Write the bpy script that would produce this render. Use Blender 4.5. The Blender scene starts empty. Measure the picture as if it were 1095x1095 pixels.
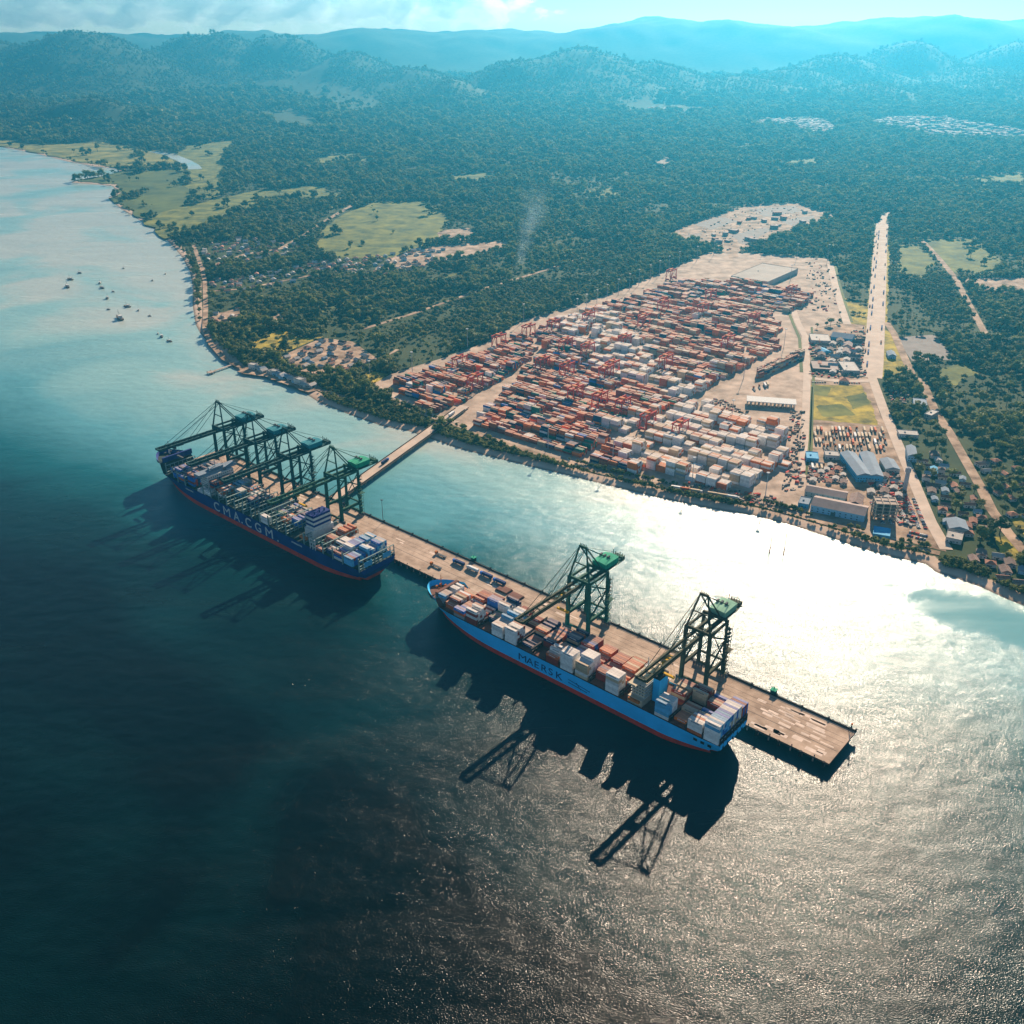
import bpy, math, random
import numpy as np
from mathutils import Vector, Matrix
random.seed(7); rng = np.random.default_rng(7)
R = math.radians
sc = bpy.context.scene
col = sc.collection

# ------------------------------------------------------------------ camera
F = 1040.0 / 1095.0            # focal length / picture width
CAMH = 490.0
PITCH = math.atan(527.5 / 1040.0)
cam_d = bpy.data.cameras.new('camera'); cam = bpy.data.objects.new('camera', cam_d); col.objects.link(cam)
cam_d.sensor_width = 36; cam_d.lens = 36 * F; cam_d.clip_start = 5; cam_d.clip_end = 60000
cam.location = (0, 0, CAMH); cam.rotation_euler = (R(90) - PITCH, 0, 0)
sc.camera = cam

# ------------------------------------------------------------------ light
SUN_AZ, SUN_EL = R(18.5), R(24)
sun_dir = Vector((math.sin(SUN_AZ) * math.cos(SUN_EL), math.cos(SUN_AZ) * math.cos(SUN_EL), math.sin(SUN_EL)))
w = bpy.data.worlds.new('World'); sc.world = w; w.use_nodes = True
wn = w.node_tree; wn.nodes.clear()
sky = wn.nodes.new('ShaderNodeTexSky'); sky.sky_type = 'NISHITA'; sky.sun_disc = False
sky.sun_elevation = SUN_EL; sky.sun_rotation = SUN_AZ; sky.altitude = 300; sky.air_density = 1.0; sky.dust_density = 0.1; sky.ozone_density = 4.0
bg = wn.nodes.new('ShaderNodeBackground'); bg.inputs[1].default_value = 0.05
wo = wn.nodes.new('ShaderNodeOutputWorld')
wn.links.new(sky.outputs[0], bg.inputs[0]); wn.links.new(bg.outputs[0], wo.inputs[0])
sl = bpy.data.lights.new('sun', 'SUN'); sl.energy = 5.0; sl.angle = R(0.5); sl.color = (1.0, 0.80, 0.60)
so = bpy.data.objects.new('sun', sl); col.objects.link(so); so.rotation_euler = sun_dir.to_track_quat('Z', 'Y').to_euler()
so.location = (0, 0, 900)
sc.view_settings.view_transform = 'Standard'; sc.view_settings.look = 'None'; sc.view_settings.gamma = 1
sc.view_settings.exposure = 1.28
sc.render.engine = 'CYCLES'
sc.cycles.use_denoising = True
sc.cycles.max_bounces = 5; sc.cycles.diffuse_bounces = 2; sc.cycles.glossy_bounces = 2; sc.cycles.volume_bounces = 0
sc.cycles.transparent_max_bounces = 8; sc.cycles.sample_clamp_direct = 12; sc.cycles.sample_clamp_indirect = 4
sc.cycles.volume_step_rate = 1.0; sc.cycles.volume_max_steps = 64

# ------------------------------------------------------------------ helpers
LAND = 3.0
def G(px, py, z=LAND):
    """where the sight line through a point of the 1095 px picture meets the height z: used to measure the site plan"""
    u = (px - 547.5) / 1040; v = (547.5 - py) / 1040
    d = (u, math.cos(PITCH) + v * math.sin(PITCH), -math.sin(PITCH) + v * math.cos(PITCH))
    t = (CAMH - z) / -d[2]
    return (d[0] * t, d[1] * t)
def Gs(pts, z=LAND): return [G(a, b, z) for a, b in pts]

def tag(o, label=None, cat=None, group=None, kind=None):
    if label and len(label.split()) > 16: print('LONG', label)
    if label: o['label'] = label
    if cat: o['category'] = cat
    if group: o['group'] = group
    if kind: o['kind'] = kind
    return o
def empty(name, loc=(0, 0, 0), rz=0.0):
    o = bpy.data.objects.new(name, None); o.empty_display_size = 1; col.objects.link(o)
    o.location = loc; o.rotation_euler = (0, 0, rz); return o
def kids(o): return [c for c in bpy.data.objects if c.parent == o]
def copy_tree(o, children_of, parent=None):
    c = o.copy(); col.objects.link(c); c.parent = parent
    for ch in children_of.get(o.name, []): copy_tree(ch, children_of, c)
    return c
def child_map(root):
    m = {}
    def rec(o):
        ch = list(o.children); m[o.name] = ch
        for c in ch: rec(c)
    bpy.context.view_layer.update(); rec(root); return m

ORD = ['first', 'second', 'third', 'fourth', 'fifth', 'sixth', 'seventh', 'eighth', 'ninth', 'tenth', 'eleventh', 'twelfth', 'thirteenth',
       'fourteenth', 'fifteenth', 'sixteenth', 'seventeenth', 'eighteenth', 'nineteenth', 'twentieth']
TENS = {2: 'twenty', 3: 'thirty', 4: 'forty', 5: 'fifty', 6: 'sixty', 7: 'seventy', 8: 'eighty', 9: 'ninety'}
def ordn(i):
    """ordinal word for a zero-based index"""
    if i < 20: return ORD[i]
    n = i + 1; t, u = divmod(n, 10)
    if t >= 10:
        return 'hundred and ' + ordn(n - 101) if n > 100 else 'hundredth'
    if u == 0: return TENS[t][:-1] + 'ieth'
    return TENS[t] + '-' + ORD[u - 1]

def new_mesh(name, verts, faces, mats, mi=None, smooth=False):
    me = bpy.data.meshes.new(name)
    me.from_pydata(verts, [], faces)
    for m in (mats if isinstance(mats, (list, tuple)) else [mats]): me.materials.append(m)
    if mi is not None: me.polygons.foreach_set('material_index', mi)
    if smooth: me.polygons.foreach_set('use_smooth', [True] * len(me.polygons))
    me.update(); return me

class MB:
    def __init__(s): s.v = []; s.f = []; s.m = []
    def add(s, vs, fs, m=0):
        b = len(s.v); s.v += [tuple(x) for x in vs]; s.f += [tuple(i + b for i in f) for f in fs]; s.m += [m] * len(fs); return s
    def box(s, x0, x1, y0, y1, z0, z1, m=0, rot=None, org=(0, 0, 0)):
        vs = [(x0, y0, z0), (x1, y0, z0), (x1, y1, z0), (x0, y1, z0), (x0, y0, z1), (x1, y0, z1), (x1, y1, z1), (x0, y1, z1)]
        if rot is not None:
            c, q = math.cos(rot), math.sin(rot)
            vs = [(org[0] + x * c - y * q, org[1] + x * q + y * c, org[2] + z) for x, y, z in vs]
        return s.add(vs, [(0, 3, 2, 1), (4, 5, 6, 7), (0, 1, 5, 4), (1, 2, 6, 5), (2, 3, 7, 6), (3, 0, 4, 7)], m)
    def beam(s, a, b, wd, ht=None, m=0, taper=1.0):
        ht = ht or wd; a = Vector(a); b = Vector(b); d = (b - a)
        if d.length < 1e-6: return s
        d.normalize(); up = Vector((0, 0, 1)) if abs(d.z) < .95 else Vector((1, 0, 0))
        x = d.cross(up).normalized(); y = x.cross(d).normalized()
        vs = []
        for p, k in ((a, 1), (b, taper)):
            for sx, sy in ((-1, -1), (1, -1), (1, 1), (-1, 1)): vs.append(p + x * sx * wd / 2 * k + y * sy * ht / 2 * k)
        return s.add(vs, [(0, 1, 2, 3), (7, 6, 5, 4), (0, 4, 5, 1), (1, 5, 6, 2), (2, 6, 7, 3), (3, 7, 4, 0)], m)
    def tube(s, a, b, r, r2=None, n=8, m=0):
        r2 = r if r2 is None else r2; a = Vector(a); b = Vector(b); d = (b - a).normalized()
        up = Vector((0, 0, 1)) if abs(d.z) < .95 else Vector((1, 0, 0))
        x = d.cross(up).normalized(); y = x.cross(d).normalized(); vs = []
        for p, k in ((a, r), (b, r2)):
            for i in range(n):
                t = 2 * math.pi * i / n; vs.append(p + x * math.cos(t) * k + y * math.sin(t) * k)
        fs = [(i, (i + 1) % n, n + (i + 1) % n, n + i) for i in range(n)] + [tuple(range(n))[::-1], tuple(range(n, 2 * n))]
        return s.add(vs, fs, m)
    def prism(s, pts, z0, z1, m=0, mtop=None):
        n = len(pts); a = sum(pts[i][0] * pts[(i + 1) % n][1] - pts[(i + 1) % n][0] * pts[i][1] for i in range(n))
        if a < 0: pts = pts[::-1]
        vs = [(p[0], p[1], z0) for p in pts] + [(p[0], p[1], z1) for p in pts]
        s.add(vs, [(i, (i + 1) % n, n + (i + 1) % n, n + i) for i in range(n)] + [tuple(range(n))[::-1]], m)
        b = len(s.v); s.v += vs[n:]; s.f.append(tuple(range(b, b + n))); s.m.append(m if mtop is None else mtop)
        return s
    def build(s, name, mats, parent=None, smooth=False, loc=None, rz=0):
        me = new_mesh(name, s.v, s.f, mats, s.m, smooth)
        o = bpy.data.objects.new(name, me); col.objects.link(o)
        if parent is not None: o.parent = parent
        if loc is not None: o.location = loc
        if rz: o.rotation_euler = (0, 0, rz)
        return o

# ------------------------------------------------------------------ materials
def mat(name, c, rough=.7, metal=0.0, var=0.0, scale=.3, c2=None, bump=0.0, spec=.16, coords='Object', randv=0.0):
    m = bpy.data.materials.new(name); m.use_nodes = True; nt = m.node_tree; n = nt.nodes; L = nt.links
    if 'glass' not in name: rough = max(rough, .84)
    p = n['Principled BSDF']; p.inputs['Roughness'].default_value = rough; p.inputs['Metallic'].default_value = metal
    p.inputs['Base Color'].default_value = (*c, 1); p.inputs['Specular IOR Level'].default_value = spec
    out = None
    if var or c2:
        tc = n.new('ShaderNodeTexCoord'); no = n.new('ShaderNodeTexNoise'); no.inputs['Scale'].default_value = scale
        no.inputs['Detail'].default_value = 6; no.inputs['Roughness'].default_value = .65
        L.new(tc.outputs[coords], no.inputs['Vector'])
        rp = n.new('ShaderNodeValToRGB'); rp.color_ramp.elements[0].position = .34; rp.color_ramp.elements[1].position = .66
        a = [x * (1 - var) for x in c]; b = list(c2) if c2 else [min(1, x * (1 + var)) for x in c]
        rp.color_ramp.elements[0].color = (*a, 1); rp.color_ramp.elements[1].color = (*b, 1)
        L.new(no.outputs['Fac'], rp.inputs['Fac']); out = rp.outputs['Color']
        L.new(out, p.inputs['Base Color'])
        if bump:
            bp = n.new('ShaderNodeBump'); bp.inputs['Strength'].default_value = bump; bp.inputs['Distance'].default_value = 1
            L.new(no.outputs['Fac'], bp.inputs['Height']); L.new(bp.outputs['Normal'], p.inputs['Normal'])
    if randv:
        oi = n.new('ShaderNodeObjectInfo'); hs = n.new('ShaderNodeHueSaturation'); mr = n.new('ShaderNodeMapRange')
        mr.inputs['To Min'].default_value = 1 - randv; mr.inputs['To Max'].default_value = 1 + randv
        L.new(oi.outputs['Random'], mr.inputs['Value']); L.new(mr.outputs['Result'], hs.inputs['Value'])
        if out: L.new(out, hs.inputs['Color'])
        else: hs.inputs['Color'].default_value = (*c, 1)
        L.new(hs.outputs['Color'], p.inputs['Base Color'])
    return m

M = {}
M['concrete'] = mat('concrete', (.38, .29, .23), .85, var=.25, scale=.05)
M['pier_deck'] = mat('pier_concrete', (.37, .25, .17), .85, var=.28, scale=.07, c2=(.50, .36, .26))
M['pier_dark'] = mat('pier_edge', (.09, .07, .055), .8, var=.3, scale=.4)
M['rail'] = mat('crane_rail', (.10, .075, .06), .6)
M['asphalt'] = mat('asphalt', (.22, .18, .155), .9, var=.2, scale=.05)
M['yard'] = mat('yard_paving', (.30, .205, .14), .9, var=.25, scale=.035, c2=(.54, .39, .285))
M['road'] = mat('road_surface', (.50, .38, .29), .9, var=.15, scale=.05)
M['dirt'] = mat('bare_earth', (.22, .13, .07), .95, var=.4, scale=.035, c2=(.54, .37, .25))
M['sand'] = mat('beach_sand', (.52, .38, .28), .95, var=.12, scale=.05)
M['meadow'] = mat('meadow_grass', (.045, .085, .008), .95, var=.40, scale=.02, c2=(.22, .21, .028))
M['meadow_far'] = mat('far_meadow', (.08, .115, .012), .95, var=.40, scale=.014, c2=(.30, .25, .045))
M['yellow_grass'] = mat('dry_grass', (.14, .14, .015), .95, var=.5, scale=.045, c2=(.50, .36, .03))
M['marsh'] = mat('marsh_ground', (.03, .075, .008), .9, var=.4, scale=.008, c2=(.11, .13, .012))
M['white'] = mat('white_paint', (.56, .54, .50), .5, var=.12, scale=.4)
M['cream'] = mat('cream_paint', (.52, .43, .30), .55, var=.15, scale=.3)
M['grey'] = mat('grey_paint', (.35, .35, .36), .6, var=.15, scale=.4)
M['dgrey'] = mat('dark_grey_steel', (.09, .095, .1), .6, var=.3, scale=.4)
M['black'] = mat('black_paint', (.015, .016, .018), .5)
M['glass'] = mat('window_glass', (.03, .045, .06), .12, spec=.8)
M['crane_green'] = mat('crane_green_paint', (.018, .085, .055), .55, var=.3, scale=.25)
M['crane_teal'] = mat('crane_teal_paint', (.010, .060, .062), .55, var=.3, scale=.25)
M['crane_brown'] = mat('crane_weathered_paint', (.05, .055, .03), .6, var=.4, scale=.25)
M['house_green'] = mat('machine_house_green', (.02, .30, .17), .5, var=.15, scale=.3)
M['house_teal'] = mat('machine_house_teal', (.02, .20, .24), .5, var=.15, scale=.3)
M['house_pale'] = mat('machine_house_pale_green', (.20, .38, .26), .5, var=.15, scale=.3)
M['yellow'] = mat('yellow_paint', (.60, .33, .02), .55, var=.2, scale=.4)
M['orange'] = mat('orange_paint', (.50, .14, .03), .55, var=.2, scale=.4)
M['rtg_red'] = mat('gantry_red_paint', (.50, .035, .015), .5, var=.2, scale=.3)
M['hull_lightblue'] = mat('light_blue_hull_paint', (.05, .48, .86), .4, var=.10, scale=.06)
M['hull_navy'] = mat('navy_hull_paint', (.012, .03, .16), .4, var=.2, scale=.06)
M['boot_red'] = mat('red_bottom_paint', (.50, .030, .018), .55, var=.3, scale=.08)
M['deck_red'] = mat('red_brown_deck', (.16, .065, .045), .8, var=.3, scale=.12)
M['deck_grey'] = mat('green_grey_deck', (.03, .05, .045), .8, var=.3, scale=.12)
M['lash'] = mat('lashing_bridge_paint', (.20, .27, .25), .6, var=.3, scale=.2)
M['lash_dark'] = mat('dark_lashing_bridge_paint', (.07, .055, .05), .6, var=.3, scale=.2)
M['roof_grey'] = mat('metal_roof', (.20, .25, .30), .5, var=.12, scale=.08)
M['roof_blue'] = mat('blue_metal_wall', (.10, .36, .55), .5, var=.12, scale=.1)
M['roof_pale'] = mat('pale_warehouse_roof', (.30, .25, .21), .8, var=.15, scale=.03)
M['roof_pink'] = mat('weathered_roof', (.30, .22, .19), .7, var=.2, scale=.06)
M['roof_tile'] = mat('clay_tile_roof', (.30, .12, .07), .8, var=.3, scale=.3, randv=.3)
M['roof_brown'] = mat('brown_roof', (.17, .11, .09), .8, var=.3, scale=.3, randv=.3)
M['roof_white'] = mat('white_roof', (.40, .36, .32), .6, var=.15, scale=.15, randv=.12)
M['wall'] = mat('plaster_wall', (.55, .50, .44), .8, var=.12, scale=.5, randv=.15)
M['wall_blue'] = mat('pale_blue_wall', (.30, .50, .62), .7, var=.12, scale=.5)
M['wood'] = mat('timber', (.10, .07, .05), .85, var=.3, scale=.5)
M['trunk'] = mat('bark', (.07, .05, .035), .9)
M['lamp_metal'] = mat('galvanised_steel', (.45, .46, .46), .5)

def foliage(name, a, b, rv=.35):
    m = bpy.data.materials.new(name); m.use_nodes = True; nt = m.node_tree; n = nt.nodes; L = nt.links
    p = n['Principled BSDF']; p.inputs['Roughness'].default_value = .75; p.inputs['Specular IOR Level'].default_value = .25
    oi = n.new('ShaderNodeObjectInfo'); tc = n.new('ShaderNodeTexCoord'); no = n.new('ShaderNodeTexNoise'); no.inputs['Scale'].default_value = .35
    no.inputs['Detail'].default_value = 2
    L.new(tc.outputs['Object'], no.inputs['Vector'])
    geo = n.new('ShaderNodeNewGeometry'); big = n.new('ShaderNodeTexNoise'); big.inputs['Scale'].default_value = .006; big.inputs['Detail'].default_value = 4
    L.new(geo.outputs['Position'], big.inputs['Vector'])
    ad = n.new('ShaderNodeMath'); ad.operation = 'ADD'; L.new(oi.outputs['Random'], ad.inputs[0]); L.new(no.outputs['Fac'], ad.inputs[1])
    ad2 = n.new('ShaderNodeMath'); ad2.operation = 'ADD'; bm = n.new('ShaderNodeMath'); bm.operation = 'MULTIPLY_ADD'; bm.inputs[1].default_value = 2.6; bm.inputs[2].default_value = -.8; L.new(big.outputs['Fac'], bm.inputs[0])
    L.new(ad.outputs[0], ad2.inputs[0]); L.new(bm.outputs[0], ad2.inputs[1])
    mr = n.new('ShaderNodeMapRange'); mr.inputs['From Min'].default_value = .85; mr.inputs['From Max'].default_value = 2.05
    L.new(ad2.outputs[0], mr.inputs['Value'])
    mx = n.new('ShaderNodeMix'); mx.data_type = 'RGBA'; mx.inputs[6].default_value = (*a, 1); mx.inputs[7].default_value = (*b, 1)
    L.new(mr.outputs['Result'], mx.inputs['Factor']); L.new(mx.outputs[2], p.inputs['Base Color'])
    tr = n.new('ShaderNodeBsdfTranslucent'); L.new(mx.outputs[2], tr.inputs['Color'])
    ms = n.new('ShaderNodeMixShader'); ms.inputs[0].default_value = .30
    L.new(p.outputs[0], ms.inputs[1]); L.new(tr.outputs[0], ms.inputs[2]); L.new(ms.outputs[0], n['Material Output'].inputs['Surface'])
    return m
M['leaf'] = foliage('leaves', (.024, .050, .010), (.22, .225, .030))
M['leaf_far'] = foliage('far_leaves', (.022, .055, .030), (.06, .11, .045))
M['leaf_light'] = foliage('olive_leaves', (.045, .065, .012), (.22, .20, .030))

# water: dark green-teal body, waves as bump, facets catch the sun
def water_material():
    m = bpy.data.materials.new('sea_water'); m.use_nodes = True; nt = m.node_tree; n = nt.nodes; L = nt.links
    p = n['Principled BSDF']
    p.inputs['IOR'].default_value = 1.33; p.inputs['Specular IOR Level'].default_value = .25; p.inputs['Roughness'].default_value = .20
    at = n.new('ShaderNodeAttribute'); at.attribute_name = 'depth_sky_tone'  # tone from depth, with the far sky's reflection put into it
    geo = n.new('ShaderNodeNewGeometry')
    big = n.new('ShaderNodeTexNoise'); big.inputs['Scale'].default_value = .004; big.inputs['Detail'].default_value = 5; big.inputs['Distortion'].default_value = .8
    L.new(geo.outputs['Position'], big.inputs['Vector'])
    add = n.new('ShaderNodeMath'); add.operation = 'MULTIPLY_ADD'; add.inputs[1].default_value = .5; add.use_clamp = True
    sub = n.new('ShaderNodeMath'); sub.operation = 'SUBTRACT'; sub.inputs[1].default_value = .5
    L.new(big.outputs['Fac'], sub.inputs[0]); L.new(sub.outputs[0], add.inputs[0]); L.new(at.outputs['Fac'], add.inputs[2])
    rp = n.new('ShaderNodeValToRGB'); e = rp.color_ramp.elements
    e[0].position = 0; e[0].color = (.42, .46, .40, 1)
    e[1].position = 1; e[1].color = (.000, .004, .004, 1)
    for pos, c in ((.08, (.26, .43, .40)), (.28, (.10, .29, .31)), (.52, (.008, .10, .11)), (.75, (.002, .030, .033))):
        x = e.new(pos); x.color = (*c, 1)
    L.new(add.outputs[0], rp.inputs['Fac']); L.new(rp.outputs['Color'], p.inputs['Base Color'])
    # wave bump at two sizes
    hs = None
    prev = None
    for scl, dist, st in ((.045, 1.0, 1.0), (.95, .36, 1.0)):
        no = n.new('ShaderNodeTexNoise'); no.inputs['Scale'].default_value = scl; no.inputs['Detail'].default_value = 1.5; no.inputs['Roughness'].default_value = .5
        mp = n.new('ShaderNodeMapping'); mp.inputs['Rotation'].default_value = (0, 0, R(30)); mp.inputs['Scale'].default_value = (1, 1.5, 1)
        L.new(geo.outputs['Position'], mp.inputs['Vector']); L.new(mp.outputs[0], no.inputs['Vector'])
        b = n.new('ShaderNodeBump'); b.inputs['Distance'].default_value = dist; b.inputs['Strength'].default_value = st
        L.new(no.outputs['Fac'], b.inputs['Height'])
        ca = n.new('ShaderNodeAttribute'); ca.attribute_name = 'calm'; cm_ = n.new('ShaderNodeMath'); cm_.operation = 'MULTIPLY_ADD'; cm_.inputs[1].default_value = -.86; cm_.inputs[2].default_value = 1.0
        L.new(ca.outputs['Fac'], cm_.inputs[0]); L.new(cm_.outputs[0], b.inputs['Strength'])
        if prev: L.new(prev.outputs[0], b.inputs['Normal'])
        prev = b
    L.new(prev.outputs[0], p.inputs['Normal'])
    mp2 = n.new('ShaderNodeMapping'); mp2.inputs['Rotation'].default_value = (0, 0, R(40)); mp2.inputs['Scale'].default_value = (.0035, .016, 1); L.new(geo.outputs['Position'], mp2.inputs['Vector'])
    st = n.new('ShaderNodeTexNoise'); st.inputs['Scale'].default_value = 1; st.inputs['Detail'].default_value = 5; st.inputs['Distortion'].default_value = 1.2; L.new(mp2.outputs[0], st.inputs['Vector'])
    mr = n.new('ShaderNodeMapRange'); mr.inputs['From Min'].default_value = .35; mr.inputs['From Max'].default_value = .65; mr.inputs['To Min'].default_value = .15; mr.inputs['To Max'].default_value = .28
    L.new(st.outputs['Fac'], mr.inputs['Value']); L.new(mr.outputs['Result'], p.inputs['Roughness'])
    return m
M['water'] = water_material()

def terrain_material():
    m = bpy.data.materials.new('land_cover'); m.use_nodes = True; nt = m.node_tree; n = nt.nodes; L = nt.links
    p = n['Principled BSDF']; p.inputs['Roughness'].default_value = .95; p.inputs['Specular IOR Level'].default_value = .1
    geo = n.new('ShaderNodeNewGeometry'); sep = n.new('ShaderNodeSeparateXYZ'); L.new(geo.outputs['Position'], sep.inputs[0])
    no = n.new('ShaderNodeTexNoise'); no.inputs['Scale'].default_value = .03; no.inputs['Detail'].default_value = 6
    L.new(geo.outputs['Position'], no.inputs['Vector'])
    g = n.new('ShaderNodeValToRGB'); g.color_ramp.elements[0].position = .35; g.color_ramp.elements[1].position = .62
    g.color_ramp.elements[0].color = (.022, .042, .012, 1); g.color_ramp.elements[1].color = (.048, .062, .018, 1)
    L.new(no.outputs['Fac'], g.inputs['Fac'])
    s = n.new('ShaderNodeValToRGB'); s.color_ramp.elements[0].position = .3; s.color_ramp.elements[1].position = .7
    s.color_ramp.elements[0].color = (.50, .34, .23, 1); s.color_ramp.elements[1].color = (.66, .48, .35, 1)
    L.new(no.outputs['Fac'], s.inputs['Fac'])
    wob = n.new('ShaderNodeMath'); wob.operation = 'MULTIPLY_ADD'; wob.inputs[1].default_value = .9
    L.new(no.outputs['Fac'], wob.inputs[0]); L.new(sep.outputs['Z'], wob.inputs[2])
    mr = n.new('ShaderNodeMapRange'); mr.inputs['From Min'].default_value = 3.0; mr.inputs['From Max'].default_value = 3.25
    L.new(wob.outputs[0], mr.inputs['Value'])
    mx = n.new('ShaderNodeMix'); mx.data_type = 'RGBA'; L.new(mr.outputs['Result'], mx.inputs['Factor'])
    L.new(s.outputs['Color'], mx.inputs[6]); L.new(g.outputs['Color'], mx.inputs[7])
    wet = n.new('ShaderNodeMapRange'); wet.inputs['From Min'].default_value = .1; wet.inputs['From Max'].default_value = .9
    L.new(sep.outputs['Z'], wet.inputs['Value'])
    mw = n.new('ShaderNodeMix'); mw.data_type = 'RGBA'; L.new(wet.outputs['Result'], mw.inputs['Factor'])
    mw.inputs[6].default_value = (.20, .15, .11, 1); L.new(mx.outputs[2], mw.inputs[7]); L.new(mw.outputs[2], p.inputs['Base Color'])
    b = n.new('ShaderNodeBump'); b.inputs['Distance'].default_value = 14; b.inputs['Strength'].default_value = .9
    n2 = n.new('ShaderNodeTexNoise'); n2.inputs['Scale'].default_value = .06; n2.inputs['Detail'].default_value = 5
    L.new(geo.outputs['Position'], n2.inputs['Vector']); L.new(n2.outputs['Fac'], b.inputs['Height'])
    return m
M['terrain'] = terrain_material()

# ------------------------------------------------------------------ numpy noise and geometry
def vnoise(x, y, seed=0):
    xi = np.floor(x).astype(np.int64); yi = np.floor(y).astype(np.int64); fx = x - xi; fy = y - yi
    fx = fx * fx * (3 - 2 * fx); fy = fy * fy * (3 - 2 * fy)
    def h(a, b):
        n = (a * 374761393 + b * 668265263 + seed * 1442695041) & 0xffffffff
        n = ((n ^ (n >> 13)) * 1274126177) & 0xffffffff
        return ((n ^ (n >> 16)) & 0xffff) / 65535.0
    return (h(xi, yi) * (1 - fx) + h(xi + 1, yi) * fx) * (1 - fy) + (h(xi, yi + 1) * (1 - fx) + h(xi + 1, yi + 1) * fx) * fy
def fbm(x, y, o=4, seed=0):
    a = 0; amp = .5
    for i in range(o): a = a + amp * vnoise(x * 2 ** i, y * 2 ** i, seed + i); amp *= .5
    return a
def in_poly(px, py, poly):
    c = np.zeros(px.shape, bool); n = len(poly); j = n - 1
    for i in range(n):
        xi, yi = poly[i]; xj, yj = poly[j]
        if yi != yj:
            c ^= ((yi > py) != (yj > py)) & (px < (xj - xi) * (py - yi) / (yj - yi) + xi)
        j = i
    return c
def dist_line(px, py, pts):
    d = np.full(px.shape, 1e12)
    for (x0, y0), (x1, y1) in zip(pts[:-1], pts[1:]):
        dx, dy = x1 - x0, y1 - y0; L2 = dx * dx + dy * dy + 1e-9
        t = np.clip(((px - x0) * dx + (py - y0) * dy) / L2, 0, 1)
        d = np.minimum(d, (px - x0 - t * dx) ** 2 + (py - y0 - t * dy) ** 2)
    return np.sqrt(d)

# ------------------------------------------------------------------ coast, land and sea
coast_px = [(-420, 96), (-250, 120), (-120, 140), (0, 157), (37, 164), (73, 173), (100, 178), (128, 181), (120, 187), (95, 190), (73, 195), (98, 197), (120, 199), (126, 206), (115, 212),
            (130, 224), (150, 236), (168, 247), (182, 260), (194, 274), (203, 290), (206, 305), (206, 326), (209, 347), (214, 356), (224, 368), (238, 380), (252, 396),
            (283, 402), (319, 416), (342, 431), (378, 445), (410, 456), (437, 461), (452, 466), (488, 479), (523, 488), (564, 498), (610, 509), (650, 519),
            (708, 533), (760, 544), (805, 551), (848, 562), (891, 576), (919, 586), (956, 596), (990, 603), (1001, 612), (1018, 617), (1047, 627),
            (1075, 640), (1100, 650), (1150, 668), (1230, 700), (1400, 760)]
coast = [G(x, y, 0) for x, y in coast_px]
land_poly = coast + [(9000, coast[-1][1]), (14000, 20000), (-16000, 20000), (-16000, coast[0][1])]

ys = np.geomspace(380, 12600, 440); us = np.linspace(-.80, .86, 420)
YY, UU = np.meshgrid(ys, us, indexing='ij'); XX = UU * (YY + 260)
sd = dist_line(XX, YY, coast) * np.where(in_poly(XX, YY, land_poly), 1, -1)

hills = []   # picture x, picture y of the top, distance, half width across, half depth
for hx, hy, D, wx, wy in [(622, 50, 7600, 560, 700), (560, 66, 7400, 420, 500), (690, 70, 7700, 520, 500), (484, 76, 6700, 200, 350), (440, 70, 7600, 400, 450),
                          (75, 22, 7900, 800, 900), (-60, 20, 8200, 900, 900), (215, 28, 8600, 700, 800), (300, 30, 8600, 520, 700), (370, 52, 8300, 420, 600), (85, 93, 5300, 260, 200), (20, 100, 5600, 300, 200),
                          (975, 47, 8700, 520, 600), (900, 62, 8200, 450, 500), (1105, 46, 9000, 600, 600), (1040, 66, 8200, 400, 500), (930, 92, 6900, 330, 350), (790, 80, 7300, 420, 400), (850, 76, 7800, 380, 400), (1090, 85, 7200, 400, 400)]:
    u = (hx - 547.5) / 1040; v = (547.5 - hy) / 1040
    d = (u, math.cos(PITCH) + v * math.sin(PITCH), -math.sin(PITCH) + v * math.cos(PITCH)); t = D / d[1]
    hills.append((d[0] * t, D, CAMH + d[2] * t, wx, wy))
def height(X, Y, SD):
    z = np.clip(SD * .18, -4, 3.0)
    inl = np.clip((Y - 5200) / 2500, 0, 1)
    h = np.zeros_like(X)
    rid = 1 - np.abs(fbm(X / 900, Y / 900, 5, 3) * 2 - 1)
    for hx, hy, hz, wx, wy in hills:
        g = np.exp(-(((X - hx) / wx) ** 2 + ((Y - hy) / wy) ** 2) * .9)
        h = np.maximum(h, hz * g * np.where(np.asarray(hx) < -300, .80, .95))
    h = h * (.74 + .50 * (rid - .42) + .16 * (fbm(X / 170, Y / 170, 3, 17) - .5)) + np.minimum(h, 60) * .1
    far = np.clip((Y - 9400) / 1900, 0, 1); far = far * far * (3 - 2 * far)
    rg = 425 + 70 * (fbm(X / 260, Y / 260, 4, 33) - .5) + 330 * (fbm(X / 1500, Y / 4000 + 7, 4, 11) - .40)
    rg = np.where(X < 1600, rg - 95 * np.clip((1600 - X) / 1500, 0, 1), rg)
    rg = rg + 30 * np.exp(-((X - 2300) / 900) ** 2) + 40 * (rid - .5)
    h = np.maximum(h, far * rg)
    h += inl * 30 * fbm(X / 500, Y / 500, 4, 5)
    h *= np.clip(SD / 400, 0, 1)
    return z + np.minimum(h, 700)
ZZ = height(XX, YY, sd)
ny, nx = XX.shape
V = np.stack([XX.ravel(), YY.ravel(), ZZ.ravel()], 1)
idx = np.arange(ny * nx).reshape(ny, nx)
def grid_faces(idx):
    a = idx[:-1, :-1].ravel(); b = idx[:-1, 1:].ravel(); c = idx[1:, 1:].ravel(); d = idx[1:, :-1].ravel()
    return np.stack([a, b, c, d], 1)
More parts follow.
